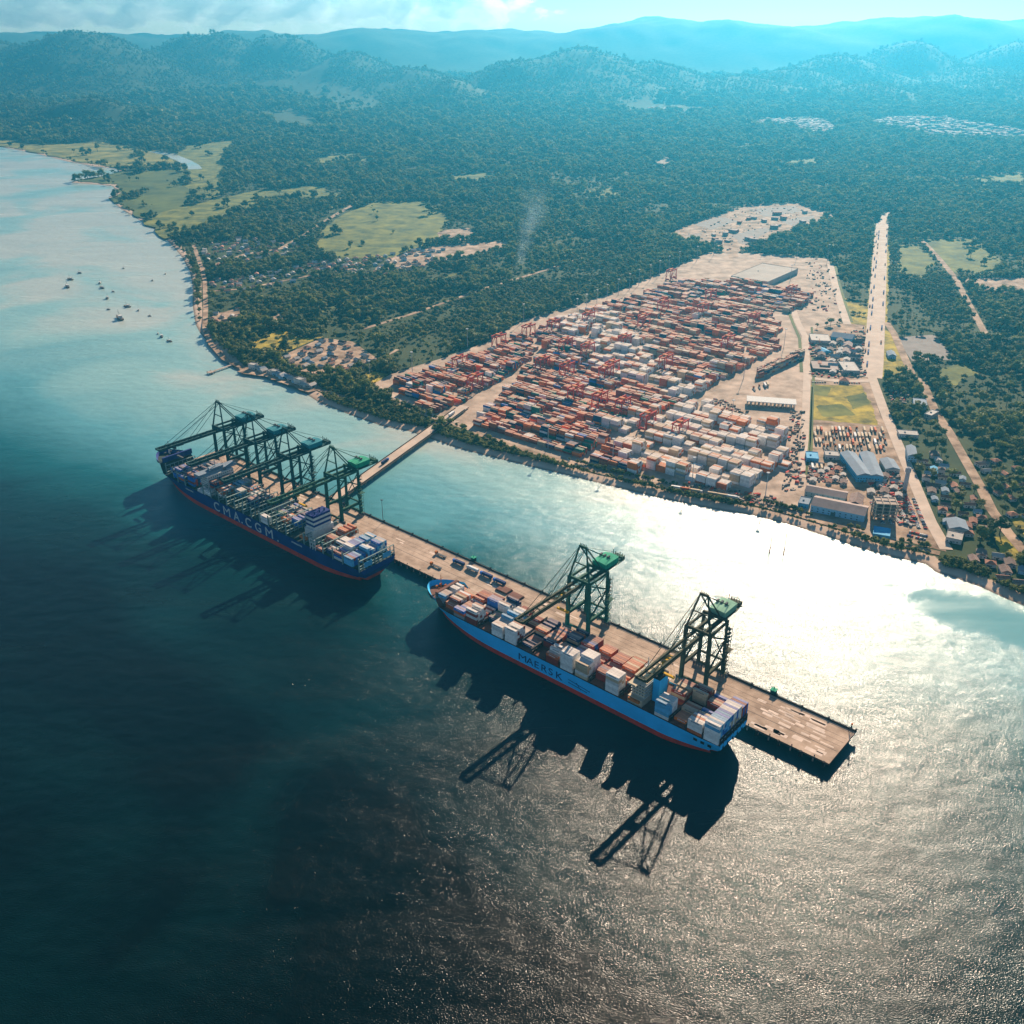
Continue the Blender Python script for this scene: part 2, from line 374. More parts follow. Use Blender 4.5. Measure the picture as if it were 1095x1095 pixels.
def np_mesh(name, V, Fq, material, smooth=True):
    me = bpy.data.meshes.new(name); me.vertices.add(len(V)); me.vertices.foreach_set('co', V.astype(np.float32).ravel())
    k = Fq.shape[1]; me.loops.add(len(Fq) * k); me.loops.foreach_set('vertex_index', Fq.astype(np.int32).ravel())
    me.polygons.add(len(Fq)); me.polygons.foreach_set('loop_start', np.arange(0, len(Fq) * k, k, dtype=np.int32))
    me.polygons.foreach_set('use_smooth', np.full(len(Fq), smooth)); me.materials.append(material); me.update(calc_edges=True); return me
land = bpy.data.objects.new('land', np_mesh('land', V, grid_faces(idx), M['terrain'])); col.objects.link(land); tag(land, kind='structure')

# sea: one level sheet; its depth value also carries painted sky reflection
wy_ = np.geomspace(120, 12500, 420); wu = np.linspace(-.9, .9, 330)
WY, WU = np.meshgrid(wy_, wu, indexing='ij'); WX = WU * (WY + 500)
S_AX = np.array([-.75678, .65367]); N_AX = np.array([-.65367, -.75678]); O_P = np.array([261.39, 583.94])
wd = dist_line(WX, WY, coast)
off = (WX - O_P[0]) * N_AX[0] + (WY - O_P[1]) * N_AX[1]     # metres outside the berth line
depth_sky = np.clip(wd / np.clip(500 + (WY - 900) * 1.2, 450, 2600), 0, 1) ** .8
depth_sky = np.maximum(depth_sky * .9, np.clip((off + 120) / 420, 0, 1) * np.clip(wd / 300, 0, 1))
depth_sky = depth_sky * np.clip(1.12 - (WY - 700) / 1500, .20, 1)  # paler with distance: grazing sky reflection put into the water colour
W = np.stack([WX.ravel(), WY.ravel(), np.zeros(WX.size)], 1)
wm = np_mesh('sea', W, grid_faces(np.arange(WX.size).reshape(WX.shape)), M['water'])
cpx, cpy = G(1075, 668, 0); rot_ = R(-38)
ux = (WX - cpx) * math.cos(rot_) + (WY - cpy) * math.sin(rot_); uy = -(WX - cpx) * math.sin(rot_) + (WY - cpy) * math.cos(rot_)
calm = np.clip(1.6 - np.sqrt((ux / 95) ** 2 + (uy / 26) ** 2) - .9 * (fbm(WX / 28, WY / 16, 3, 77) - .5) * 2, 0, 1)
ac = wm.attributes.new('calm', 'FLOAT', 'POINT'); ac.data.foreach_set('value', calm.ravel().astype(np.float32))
depth_sky = np.where(calm > 0, depth_sky * (1 - calm) + .16 * calm, depth_sky)
at = wm.attributes.new('depth_sky_tone', 'FLOAT', 'POINT'); at.data.foreach_set('value', depth_sky.ravel().astype(np.float32))
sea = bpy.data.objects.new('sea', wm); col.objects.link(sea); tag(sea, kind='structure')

# ------------------------------------------------------------------ flat sheets on the land
clear = []        # world polygons free of trees
soft = {}         # first corner of a polygon -> share of the trees that stay
clear_lines = []  # (world polyline, half width)
def sheet(name, pts, z, m, px=True, nogrow=True, jitter=0):
    P = Gs(pts) if px else pts
    if jitter:
        Q = []
        for i in range(len(P)):
            a, b = P[i], P[(i + 1) % len(P)]; L = math.dist(a, b); k = max(1, int(L / jitter))
            for j in range(k):
                t = j / k; Q.append((a[0] + (b[0] - a[0]) * t + random.uniform(-.25, .25) * jitter, a[1] + (b[1] - a[1]) * t + random.uniform(-.25, .25) * jitter))
        P = Q
    n = len(P); a = sum(P[i][0] * P[(i + 1) % n][1] - P[(i + 1) % n][0] * P[i][1] for i in range(n))
    if a < 0: P = P[::-1]
    o = bpy.data.objects.new(name, new_mesh(name, [(x, y, z) for x, y in P], [tuple(range(n))], M[m])); col.objects.link(o); tag(o, kind='structure')
    if nogrow:
        clear.append(P)
        if m in ('meadow', 'meadow_far', 'marsh'): soft[P[0]] = .045
        if m == 'yellow_grass': soft[P[0]] = .05
    return o
def ribbon(name, pts, width, z, m, px=True):
    P = [Vector(p) for p in (Gs(pts) if px else pts)]; vs = []
    for i, p in enumerate(P):
        d = (P[min(i + 1, len(P) - 1)] - P[max(i - 1, 0)]).normalized(); nn = Vector((-d.y, d.x)) * width / 2
        vs += [(p.x + nn.x, p.y + nn.y, z), (p.x - nn.x, p.y - nn.y, z)]
    fs = [(2 * i + 1, 2 * i + 3, 2 * i + 2, 2 * i) for i in range(len(P) - 1)]
    o = bpy.data.objects.new(name, new_mesh(name, vs, fs, M[m])); col.objects.link(o); tag(o, kind='structure')
    clear_lines.append(([tuple(p) for p in P], width / 2 + 2)); return o

Z0 = LAND
sheet('meadow', [(37, 154), (113, 152), (180, 164), (197, 178), (128, 180), (73, 171), (0, 155), (-60, 148), (-60, 143)], Z0 + .3, 'meadow_far', jitter=60)
sheet('meadow', [(197, 180), (188, 168), (200, 156), (245, 150), (262, 150), (240, 165), (240, 200), (232, 212), (205, 212)], Z0 + .3, 'meadow', jitter=60)
sheet('marsh', [(78, 193), (100, 191), (132, 183), (197, 181), (205, 214), (180, 228), (150, 234), (131, 221), (118, 212), (130, 206), (124, 197)], Z0 + .2, 'marsh', jitter=40)
sheet('meadow', [(152, 236), (185, 224), (232, 213), (280, 204), (340, 198), (372, 210), (350, 215), (290, 213), (240, 231), (212, 246), (180, 256)], Z0 + .35, 'meadow', jitter=50)
sheet('meadow', [(340, 266), (345, 246), (372, 228), (400, 216), (455, 215), (482, 235), (472, 256), (445, 265), (418, 275), (380, 276), (350, 273)], Z0 + .35, 'meadow', jitter=40)
sheet('meadow', [(245, 121), (310, 118), (345, 131), (330, 139), (280, 131)], Z0 + .5, 'meadow_far', jitter=90)
sheet('meadow', [(270, 101), (340, 98), (410, 110), (400, 125), (370, 122), (330, 108)], Z0 + 1.5, 'meadow_far', jitter=90)
sheet('meadow', [(985, 256), (1040, 255), (1072, 278), (1062, 294), (1012, 290)], Z0 + .3, 'meadow', jitter=40)
sheet('clearing', [(958, 262), (982, 262), (1000, 280), (985, 300), (962, 290)], Z0 + .3, 'meadow', jitter=30)
sheet('clearing', [(1000, 395), (1030, 388), (1045, 400), (1020, 412), (1002, 408)], Z0 + .3, 'meadow', jitter=18)
sheet('clearing', [(620, 205), (650, 200), (665, 206), (640, 212)], Z0 + .3, 'meadow', jitter=30)
sheet('clearing', [(470, 190), (520, 184), (540, 190), (500, 197)], Z0 + .3, 'meadow', jitter=30)
sheet('clearing', [(330, 170), (380, 163), (400, 170), (350, 178)], Z0 + .3, 'meadow', jitter=40)
sheet('clearing', [(820, 175), (880, 168), (890, 175), (850, 181)], Z0 + .3, 'meadow', jitter=40)
sheet('clearing', [(1020, 190), (1090, 185), (1100, 196), (1050, 200)], Z0 + .3, 'meadow', jitter=40)
sheet('bare_ground', [(1028, 297), (1110, 297), (1120, 318), (1045, 314)], Z0 + .35, 'dirt', jitter=30)
sheet('quarry_ground', [(708, 251), (760, 233), (800, 219), (850, 217), (896, 230), (850, 247), (800, 266), (782, 277), (765, 262), (722, 256)], Z0 + .3, 'dirt', jitter=30)
sheet('bare_ground', [(690, 178), (710, 170), (712, 164), (716, 171), (728, 176), (720, 181), (700, 181)], Z0 + .4, 'dirt', jitter=30)
sheet('bare_ground', [(418, 276), (470, 262), (540, 258), (545, 266), (500, 276), (440, 286), (400, 290)], Z0 + .4, 'dirt', jitter=25)
sheet('bare_ground', [(465, 257), (470, 247), (500, 244), (512, 252), (500, 258)], Z0 + .45, 'dirt', jitter=25)
sheet('bare_ground', [(300, 97), (360, 96), (350, 100)], Z0 + 2, 'dirt', jitter=60)
yard_px = [(395, 413), (420, 399), (470, 384), (520, 366), (560, 342), (605, 330), (660, 312), (710, 290), (757, 270), (812, 271), (886, 277), (893, 300), (900, 345),
           (868, 352), (864, 400), (862, 470), (868, 520), (905, 540), (935, 562), (960, 572), (1008, 586), (975, 580), (925, 574), (880, 561), (830, 545), (770, 532), (700, 518), (640, 503),
           (560, 480), (500, 460), (470, 450), (440, 440), (410, 424)]
sheet('yard_pavement', yard_px, Z0 + .12, 'yard')
sheet('industrial_ground', [(868, 352), (905, 345), (930, 345), (928, 400), (940, 440), (955, 470), (985, 535), (1012, 590), (960, 577), (905, 545), (866, 522), (858, 470), (862, 400)], Z0 + .20, 'dirt')
sheet('paved_lot', [(958, 361), (999, 358), (1018, 380), (1016, 385), (975, 386), (968, 376)], Z0 + .3, 'asphalt')
sheet('grass_field', [(867, 412), (921, 412), (932, 432), (940, 455), (868, 449)], Z0 + .3, 'yellow_grass', jitter=8)
sheet('grass_field', [(902, 318), (930, 330), (928, 348), (905, 346)], Z0 + .3, 'yellow_grass', jitter=8)
sheet('grass_field', [(941, 350), (955, 357), (968, 378), (975, 395), (968, 405), (940, 405)], Z0 + .26, 'yellow_grass', jitter=8)
sheet('grass_field', [(262, 366), (300, 352), (322, 362), (345, 360), (310, 375), (275, 378)], Z0 + .3, 'yellow_grass', jitter=10)
sheet('grass_field', [(290, 380), (318, 378), (330, 386), (312, 391)], Z0 + .3, 'yellow_grass', jitter=8)
sheet('grass_field', [(383, 403), (400, 397), (416, 401), (402, 409), (388, 410)], Z0 + .3, 'yellow_grass', jitter=8)
sheet('grass_field', [(1062, 574), (1078, 572), (1092, 590), (1088, 600), (1070, 590)], Z0 + .3, 'yellow_grass', jitter=8)
sheet('grass_field', [(1078, 555), (1095, 548), (1110, 560), (1100, 575)], Z0 + .3, 'yellow_grass', jitter=8)
sheet('bare_ground', [(275, 345), (300, 335), (306, 338), (290, 350), (280, 351)], Z0 + .3, 'dirt', jitter=8)
sheet('village_ground', [(300, 384), (345, 362), (375, 366), (405, 386), (380, 396), (340, 400), (318, 396)], Z0 + .34, 'dirt', jitter=8)
sheet('village_ground', [(255, 392), (285, 392), (330, 405), (345, 416), (330, 420), (280, 402), (258, 399)], Z0 + .3, 'dirt', jitter=8)
sheet('bare_ground', [(228, 336), (255, 330), (262, 338), (235, 350), (225, 346)], Z0 + .3, 'dirt', jitter=8)

for pts_, w__ in (([(842, 330), (848, 346), (855, 362), (857, 398)], 5), ([(868, 350), (870, 400), (868, 450), (867, 490)], 4), ([(893, 284), (898, 305), (904, 325), (911, 345)], 5), ([(868, 414), (866, 470), (862, 508)], 3), ([(872, 400), (900, 402), (924, 403)], 3)):
    ribbon('hedge_strip', pts_, w__, Z0 + .55, 'marsh')
ribbon('road', [(943, 240), (946, 231), (953, 227), (963, 226)], 16, Z0 + .43, 'road')
sheet('bare_ground', [(986, 206), (990, 203), (998, 209), (996, 215), (988, 211)], Z0 + .4, 'road')
ribbon('avenue', [(944, 238), (942, 250), (940, 290), (937, 340), (934, 385), (932, 404)], 31, Z0 + .42, 'road')
ribbon('road', [(932, 402), (944, 436), (958, 470), (975, 510), (995, 558), (1012, 588)], 13, Z0 + .46, 'road')
ribbon('road', [(848, 330), (853, 345), (861, 360), (863, 400), (862, 440), (861, 480), (857, 510)], 11, Z0 + .44, 'road')
ribbon('road', [(862, 404), (890, 407), (915, 408), (932, 407)], 12, Z0 + .48, 'road')
ribbon('road', [(888, 283), (893, 305), (899, 325), (906, 347)], 14, Z0 + .44, 'road')
ribbon('road', [(948, 345), (956, 357), (966, 380), (975, 400), (988, 412), (1000, 440), (1015, 462), (1032, 492), (1048, 520), (1060, 545), (1078, 570), (1095, 590), (1115, 610)], 12, Z0 + .5, 'dirt')
ribbon('forest_track', [(985, 256), (1003, 275), (1022, 298), (1036, 325), (1055, 360)], 12, Z0 + .4, 'dirt')
ribbon('road', [(207, 262), (215, 285), (219, 300), (220, 330), (219, 350), (224, 366), (240, 384), (256, 392), (300, 400), (350, 420), (395, 432)], 9, Z0 + .45, 'dirt')
ribbon('road', [(216, 288), (240, 280), (262, 272), (300, 266), (325, 252), (345, 238), (362, 228), (380, 218), (394, 210)], 13, Z0 + .47, 'dirt')
ribbon('village_road', [(220, 312), (260, 309), (300, 301), (340, 293), (380, 287)], 9, Z0 + .43, 'dirt')
ribbon('forest_track', [(388, 352), (440, 336), (480, 322), (520, 308), (580, 290), (640, 270), (690, 252)], 9, Z0 + .42, 'dirt')
ribbon('forest_clearing', [(340, 334), (380, 322), (420, 309), (460, 300), (490, 293)], 14, Z0 + .38, 'meadow')
ribbon('shore_track', [(405, 414), (430, 430), (470, 447), (490, 452)], 8, Z0 + .41, 'road')
ribbon('shore_track', [(505, 462), (560, 481), (640, 505), (720, 522), (800, 537), (850, 550), (905, 566), (960, 582), (1005, 592)], 9, Z0 + .41, 'dirt')
ribbon('village_road', [(255, 398), (310, 378), (345, 362), (375, 366), (405, 386), (425, 374)], 7, Z0 + .5, 'dirt')
ribbon('creek', [(165, 162), (180, 165), (197, 172), (206, 177), (209, 181)], 48, Z0 + .6, 'water')
sheet('verge', [(926, 346), (931, 300), (934, 260), (937, 260), (934, 300), (931, 346), (929, 400), (924, 400)], Z0 + .24, 'yellow_grass', jitter=14)
sheet('verge', [(944, 346), (948, 262), (951, 262), (949, 346)], Z0 + .24, 'yellow_grass', jitter=14)
for pp in ([(742, 240), (770, 232), (790, 236), (760, 246)], [(800, 224), (850, 220), (858, 226), (820, 232)], [(780, 252), (815, 243), (828, 246), (795, 262)], [(835, 236), (868, 231), (872, 236), (848, 243)], [(733, 252), (752, 249), (748, 256)]):
    sheet('quarry_pool', pp, Z0 + .36, 'asphalt', jitter=18)
for pp in ([(868, 412), (890, 414), (884, 424), (868, 422)], [(905, 424), (925, 420), (930, 432), (912, 438)], [(872, 434), (900, 432), (915, 444), (880, 446)]):
    sheet('green_patch', pp, Z0 + .36, 'meadow', nogrow=False, jitter=6)
A0 = Vector(G(944, 240)); A1 = Vector(G(932, 402)); dd = (A1 - A0); LL = dd.length; dd.normalize()
keepout = []

# ------------------------------------------------------------------ berth frame
PA = math.atan2(S_AX[1], S_AX[0])
def Q(s, n, z=0): return (O_P[0] + S_AX[0] * s + N_AX[0] * n, O_P[1] + S_AX[1] * s + N_AX[1] * n, z)
PZ = 6.0
# pier
pier = empty('pier', Q(0, 0), PA); tag(pier, 'long concrete container pier with rails, where both ships are moored', 'pier')
PL = 832
d = MB(); d.box(0, PL, 0, 46.5, PZ - 1.6, PZ, 1)
d.m[-5] = 0
o = d.build('deck', [M['pier_deck'], M['pier_dark']], pier)
r_ = MB()
for n_ in (3.0, 30.0, 12, 17.5, 23): r_.box(2, PL - 2, n_ - (.25 if n_ in (3.0, 30.0) else .12), n_ + (.25 if n_ in (3.0, 30.0) else .12), PZ + .01, PZ + .03)
r_.build('crane_rail', [M['rail']], pier)
r_ = MB(); r_.box(0, PL, -1.6, -.2, PZ - .2, PZ + 1.1); 
for k in range(0, PL, 22): r_.box(k, k + .8, -2.2, -.1, PZ - 1.4, PZ + 2.2)
r_.build('pipe_parapet', [M['black']], pier)
for k in range(3, PL - 10, 18):
    q = MB().box(0, 1.6, 0, 1.9, -5, 0).build('fender', [M['black']], pier); q.location = (k, 46.5, PZ + .5)
    q = MB().tube((0, 0, 0), (0, 0, .9), .5, .35, 8).build('bollard', [M['black']], pier); q.location = (k + 9, 45.3, PZ)
r_ = MB()
for k in range(4, PL, 9):
    for n_ in (2, 12, 23, 34, 44.5): r_.tube((k, n_, -6), (k, n_, PZ - 1.5), .6, n=6)
tag(r_.build('pile_row', [M['concrete']], pier), kind='stuff')
r_ = MB(); rr = random.Random(3)
for k in range(70):      # worn and patched slabs
    a_ = rr.uniform(4, PL - 20) if k > 34 else rr.uniform(4, 60); b_ = rr.uniform(4, 41); r_.box(a_, a_ + rr.uniform(3, 15), b_, b_ + rr.uniform(1.2, 4), PZ + .002, PZ + .006)
M['patch'] = mat('fresh_concrete', (.62, .48, .38), .9, var=.2, scale=.1); tag(r_.build('repair_patches', [M['patch']], pier), kind='stuff')

# trestle bridge to the shore
TA, TB = Vector(Q(612, 2)), Vector((*G(497, 436), 0))
td = TB - TA; tl = td.length; ta = math.atan2(td.y, td.x)
br = empty('access_bridge', tuple(TA), ta); tag(br, 'concrete access bridge on piles from the beach out to the pier', 'bridge')
d = MB(); d.box(-4, tl, -7, 7, PZ - 1.8, PZ - .02); d.build('deck', [M['road']], br)
d = MB()
for y_ in (-7.4, 7.0): d.box(-4, tl - 14, y_, y_ + .4, PZ - 1.6, PZ + 1.2)
d.build('parapet', [M['pier_dark']], br)
d = MB()
for k in range(6, int(tl) - 12, 14):
    d.box(k - .8, k + .8, -6.8, 6.8, PZ - 3, PZ - 1.8)
    for y_ in (-5.5, 0, 5.5): d.tube((k, y_, -6), (k, y_, PZ - 2.8), .6, n=6)
tag(d.build('pile_row', [M['concrete']], br), kind='stuff')
d = MB(); d.tube((-2, -8.2, PZ - .4), (tl - 10, -8.2, PZ - .4), .5, n=6); d.build('pipe', [M['pier_dark']], br)

# ------------------------------------------------------------------ quay cranes
def quay_crane(s, colour, housem, boom_m, label):
    root = empty('quay_crane', Q(s, 0, PZ), PA); tag(root, label, 'crane', 'ship-to-shore gantry cranes on the pier')
    nb, nf, H1, H2 = 3.0, 30.0, 53.0, 84.0; w2 = 11.5
    for sx in (-1, 1):
        for n_, wd in ((nb, 2.4), (nf, 3.0)):
            mb = MB(); mb.beam((sx * w2, n_, 3.0), (sx * w2 * .93, n_, H1 + 1), wd, wd, taper=.8); mb.build('leg', [colour], root)
            mb = MB(); mb.box(sx * w2 - 4.6, sx * w2 + 4.6, n_ - .9, n_ + .9, 1.6, 3.2)
            for k in range(4): mb.box(sx * w2 - 4.4 + k * 2.4, sx * w2 - 2.7 + k * 2.4, n_ - .6, n_ + .6, .1, 1.6)
            mb.build('bogie', [M['dgrey']], root)
    mb = MB()
    for sx in (-1, 1):
        x = sx * w2
        mb.beam((x, nb, 15), (x, nf, 15), 2.0, 2.8); mb.beam((x * .93, nb, H1 - 1), (x * .93, nf, H1 - 1), 1.4, 2.0)
        mb.beam((x, nf, 16), (x * .96, nb, 36), 1.1); mb.beam((x * .96, nb, 36), (x * .93, nf, H1 - 2), 1.1)
        mb.beam((x * .96, nb, 36), (x * .96, nf, 30), .5)
    mb.build('side_frame', [colour], root)
    mb = MB()
    mb.beam((-w2, nf, 4.0), (w2, nf, 4.0), 1.2, 1.8); mb.beam((-w2, nf, H1), (w2, nf, H1), 1.7, 2.4)
    mb.beam((-w2, nf, 4.0), (-w2, nf, H1), 1.4); mb.beam((w2, nf, 4.0), (w2, nf, H1), 1.4)
    mb.build('portal_beam', [colour], root); mb = MB(); mb.beam((-w2, nb, 4.0), (w2, nb, 4.0), 1.2, 1.8); mb.beam((-w2, nb, H1), (w2, nb, H1), 1.7, 2.4); mb.beam((-w2, nb, 4.0), (-w2, nb, H1), 1.0); mb.beam((w2, nb, 4.0), (w2, nb, H1), 1.0)
    mb.beam((-w2, nb, 15), (w2, nb, 15), 1.2, 1.6)
    mb.beam((-w2, nb, 16), (0, nb, 34), .7); mb.beam((w2, nb, 16), (0, nb, 34), .7)
    mb.beam((0, nb, 34), (-w2 * .95, nb, H1 - 2), .7); mb.beam((0, nb, 34), (w2 * .95, nb, H1 - 2), .7)
    mb.build('portal_beam', [colour], root)
    GZ = 50.5
    mb = MB()       # twin girder over the legs and backreach
    for sx in (-1, 1): mb.beam((sx * 3.6, -32, GZ), (sx * 3.6, nf + 4, GZ), 1.8, 2.8)
    for k in range(-32, 34, 9): mb.beam((-3.6, k, GZ), (3.6, k, GZ), .6)
    for sx in (-1, 1): mb.beam((sx * 5.4, -30, GZ - .9), (sx * 5.4, nf, GZ - .9), 1.0, .15); mb.beam((sx * 5.9, -30, GZ + .2), (sx * 5.9, nf, GZ + .2), .12)
    mb.build('girder', [colour], root)
    mb = MB()       # boom over the ship
    BT = 110
    for sx in (-1, 1):
        mb.beam((sx * 3.6, nf + 4, GZ), (sx * 3.6, BT, GZ), 1.6, 2.6); mb.beam((sx * 5.2, nf + 4, GZ - .8), (sx * 5.2, BT, GZ - .8), .9, .15)
        mb.beam((sx * 5.6, nf + 4, GZ + .4), (sx * 5.6, BT, GZ + .4), .12)
    for k in range(int(nf) + 6, BT, 7): mb.beam((-3.6, k, GZ + .4), (3.6, k + 3.5, GZ + .4), .4); mb.beam((-3.6, k, GZ), (3.6, k, GZ), .5)
    mb.beam((-4.6, BT, GZ), (4.6, BT, GZ), 1.2, 1.8)
    mb.build('boom', [boom_m], root)
    mb = MB()       # apex frame
    for sx in (-1, 1):
        mb.beam((sx * w2 * .93, nf, H1), (sx * 3.4, nf - 4, H2), 1.3, taper=.75); mb.beam((sx * 3.4, nf - 4, H2), (sx * 4.2, nb, H1 + 1), .9)
    mb.beam((-3.8, nf - 4, H2), (3.8, nf - 4, H2), 1.6, 2.0); mb.beam((-6.8, nf - 2, 68), (6.8, nf - 2, 68), .8)
    for k in range(5): mb.beam((-3 + k * 1.5, nf - 4, H2 + 1), (-3 + k * 1.5, nf - 4, H2 + 3.0), .3)
    mb.build('apex_frame', [colour], root)
    mb = MB()
    for sx in (-1, 1):
        mb.tube((sx * 3.4, nf - 4, H2), (sx * 3.6, 66, GZ + 1), .26, n=5); mb.tube((sx * 3.4, nf - 4, H2), (sx * 3.6, 100, GZ + 1), .26, n=5)
        mb.tube((sx * 3.4, nf - 4, H2), (sx * 3.6, -20, GZ + 1), .3, n=5); mb.tube((sx * 1.4, nf - 4, H2), (sx * 1.4, 88, GZ + 1), .12, n=4)
        mb.tube((sx * 1.4, nf - 4, H2), (sx * 1.4, -28, GZ + 5), .1, n=4)
    mb.build('stay', [colour], root)
    hs = MB(); hs.box(-7, 7, -18, 1.5, GZ + 2.0, GZ + 7.6); hs.add([(-7.4, -18.4, GZ + 7.61), (7.4, -18.4, GZ + 7.61), (7.4, 1.9, GZ + 7.61), (-7.4, 1.9, GZ + 7.61), (0, -18.4, GZ + 8.5), (0, 1.9, GZ + 8.5)],
        [(0, 4, 5, 3), (4, 1, 2, 5), (0, 1, 4), (2, 3, 5)])
    for k in range(-17, 1, 3): hs.box(-7.12, 7.12, k, k + .5, GZ + 2.2, GZ + 7.4)
    hh = hs.build('machine_house', [housem], root)
    v_ = MB()
    for k in range(3): v_.box(-2.2 + k * 4, -.6 + k * 4, -12, -9, GZ + 8.2, GZ + 9.6)
    v_.build('roof_vent', [M['dgrey']], hh)
    mb = MB(); mb.box(-8.2, 8.2, -20.5, 2.6, GZ + 1.2, GZ + 1.7)
    for sx in (-1, 1): mb.beam((sx * 8.1, -20.4, GZ + 2.8), (sx * 8.1, 2.5, GZ + 2.8), .12)
    mb.beam((-8, -26, GZ + 1.2), (8, -26, GZ + 1.2), .6)
    for k in range(6): mb.beam((-6 + k * 2.4, -29, GZ), (-6 + k * 2.4, -29, GZ + 4 + (k % 3)), .45)
    mb.box(-5, 5, -31, -27, GZ + .9, GZ + 2.2)
    mb.build('backreach_platform', [colour], root)
    tpos = {0: 62, 1: 78, 2: 70, 3: 52, 4: 84, 5: 72}[int(s) % 6]
    mb = MB(); mb.box(-4.6, 4.6, tpos - 4, tpos + 4, GZ - 1.9, GZ - 1.1); mb.box(-2, 2, tpos + 4.2, tpos + 7, GZ - 5.0, GZ - 1.9)
    for sx in (-1, 1):
        for k in (-2, 2): mb.tube((sx * 2.2, tpos + k, GZ - 2), (sx * 5.2, tpos + k, 34), .07, n=4)
    mb.box(-6.1, 6.1, tpos - 1.0, tpos + 1.0, 32.6, 34.2)
    mb.build('trolley', [M['yellow'] if s < 600 else M['dgrey']], root)
    mb = MB()       # stair tower beside a landside leg
    for k in range(12):
        z = 4 + k * 3.9; mb.box(-w2 - 3.6, -w2 - 1.1, nb - 1.4 + (0), nb + 3.4, z, z + .18)
        mb.beam((-w2 - 2.4, nb - 1 if k % 2 else nb + 3, z), (-w2 - 2.4, nb + 3 if k % 2 else nb - 1, z + 3.9), .7, .15)
    for a_, b_ in ((-3.6, -1.4), (-1.1, -1.4), (-3.6, 3.4), (-1.1, 3.4)): mb.beam((-w2 + a_, nb + b_, 4), (-w2 + a_, nb + b_, 50), .18)
    mb.box(-w2 - 6.5, -w2 - 1, nb - 2, nb + 7, 28, 28.3)
    mb.build('stair_tower', [colour], root)
    return root
for s_, cm, hm_, bm_, lb in ((125, 'crane_brown', 'house_pale', 'crane_brown', 'weathered brown-green quay crane nearest the empty pier end, over the light blue ship'),
                       (243, 'crane_green', 'house_green', 'crane_brown', 'green quay crane with bright green machine house over the middle of the light blue ship'),
                       (572, 'crane_green', 'house_green', 'crane_green', 'dark green quay crane nearest the stern of the navy ship, bright green house'),
                       (652, 'crane_teal', 'house_teal', 'crane_teal', 'dark teal quay crane over the navy ship, second of four from its stern'),
                       (716, 'crane_teal', 'house_teal', 'crane_teal', 'dark teal quay crane over the navy ship, third of four from its stern'),
                       (778, 'crane_teal', 'house_teal', 'crane_teal', 'dark teal quay crane nearest the bow of the navy ship')):
    quay_crane(s_, M[cm], M[hm_], M[bm_], lb)

# ------------------------------------------------------------------ ships
def text_mesh(txt, size, width_scale=1.0, offset=.02, gap=1.0):
    c = bpy.data.curves.new('lettering', 'FONT'); c.body = txt; c.size = size; c.offset = offset; c.space_character = gap; c.extrude = .04
    o = bpy.data.objects.new('lettering', c); col.objects.link(o); bpy.context.view_layer.update()
    me = bpy.data.meshes.new_from_object(o.evaluated_get(bpy.context.evaluated_depsgraph_get()))
    bpy.data.objects.remove(o); vs = [(v.co.x * width_scale, v.co.y, v.co.z) for v in me.vertices]; fs = [tuple(p.vertices) for p in me.polygons]; return vs, fs

def hull_grid(L, B, D, foc, zl, bow_fore, stern_u=1.0, nst=60):
    """stations along the hull; returns half breadths per station and level"""
    st = []
    for i in range(nst + 1):
        t = i / nst; t = t if t < .7 else .7 + .3 * (1 - max(0.0, 1 - (t - .7) / .3) ** 1.6)
        x = L * t; row = []
        deck = D + (foc - D) * max(0, min(1, (t - .905) / .004)) ** 1
        a = max(0, (t - .80) / .20); hd = B / 2 * (max(0, 1 - a ** 3.0)) ** .62
        b = max(0, (t - .68) / .285); hw = B / 2 * max(0, 1 - b ** 2.0) ** .9 if b < 1 else 0
        s_ = max(0, 1 - t / .16); hw *= (1 - .75 * s_ ** 1.6); hd *= (1 - .05 * max(0, 1 - t / .05))
        for z in zl:
            zz = z * deck if z > 0 else z * 3
            k = max(0, min(1, (zz + 1) / (deck * .93 + 1))); k2 = k ** (1.5 if t > .5 else .75)
            row.append((hw + (hd - hw) * k2, zz))
        st.append((x, row, deck))
    return st
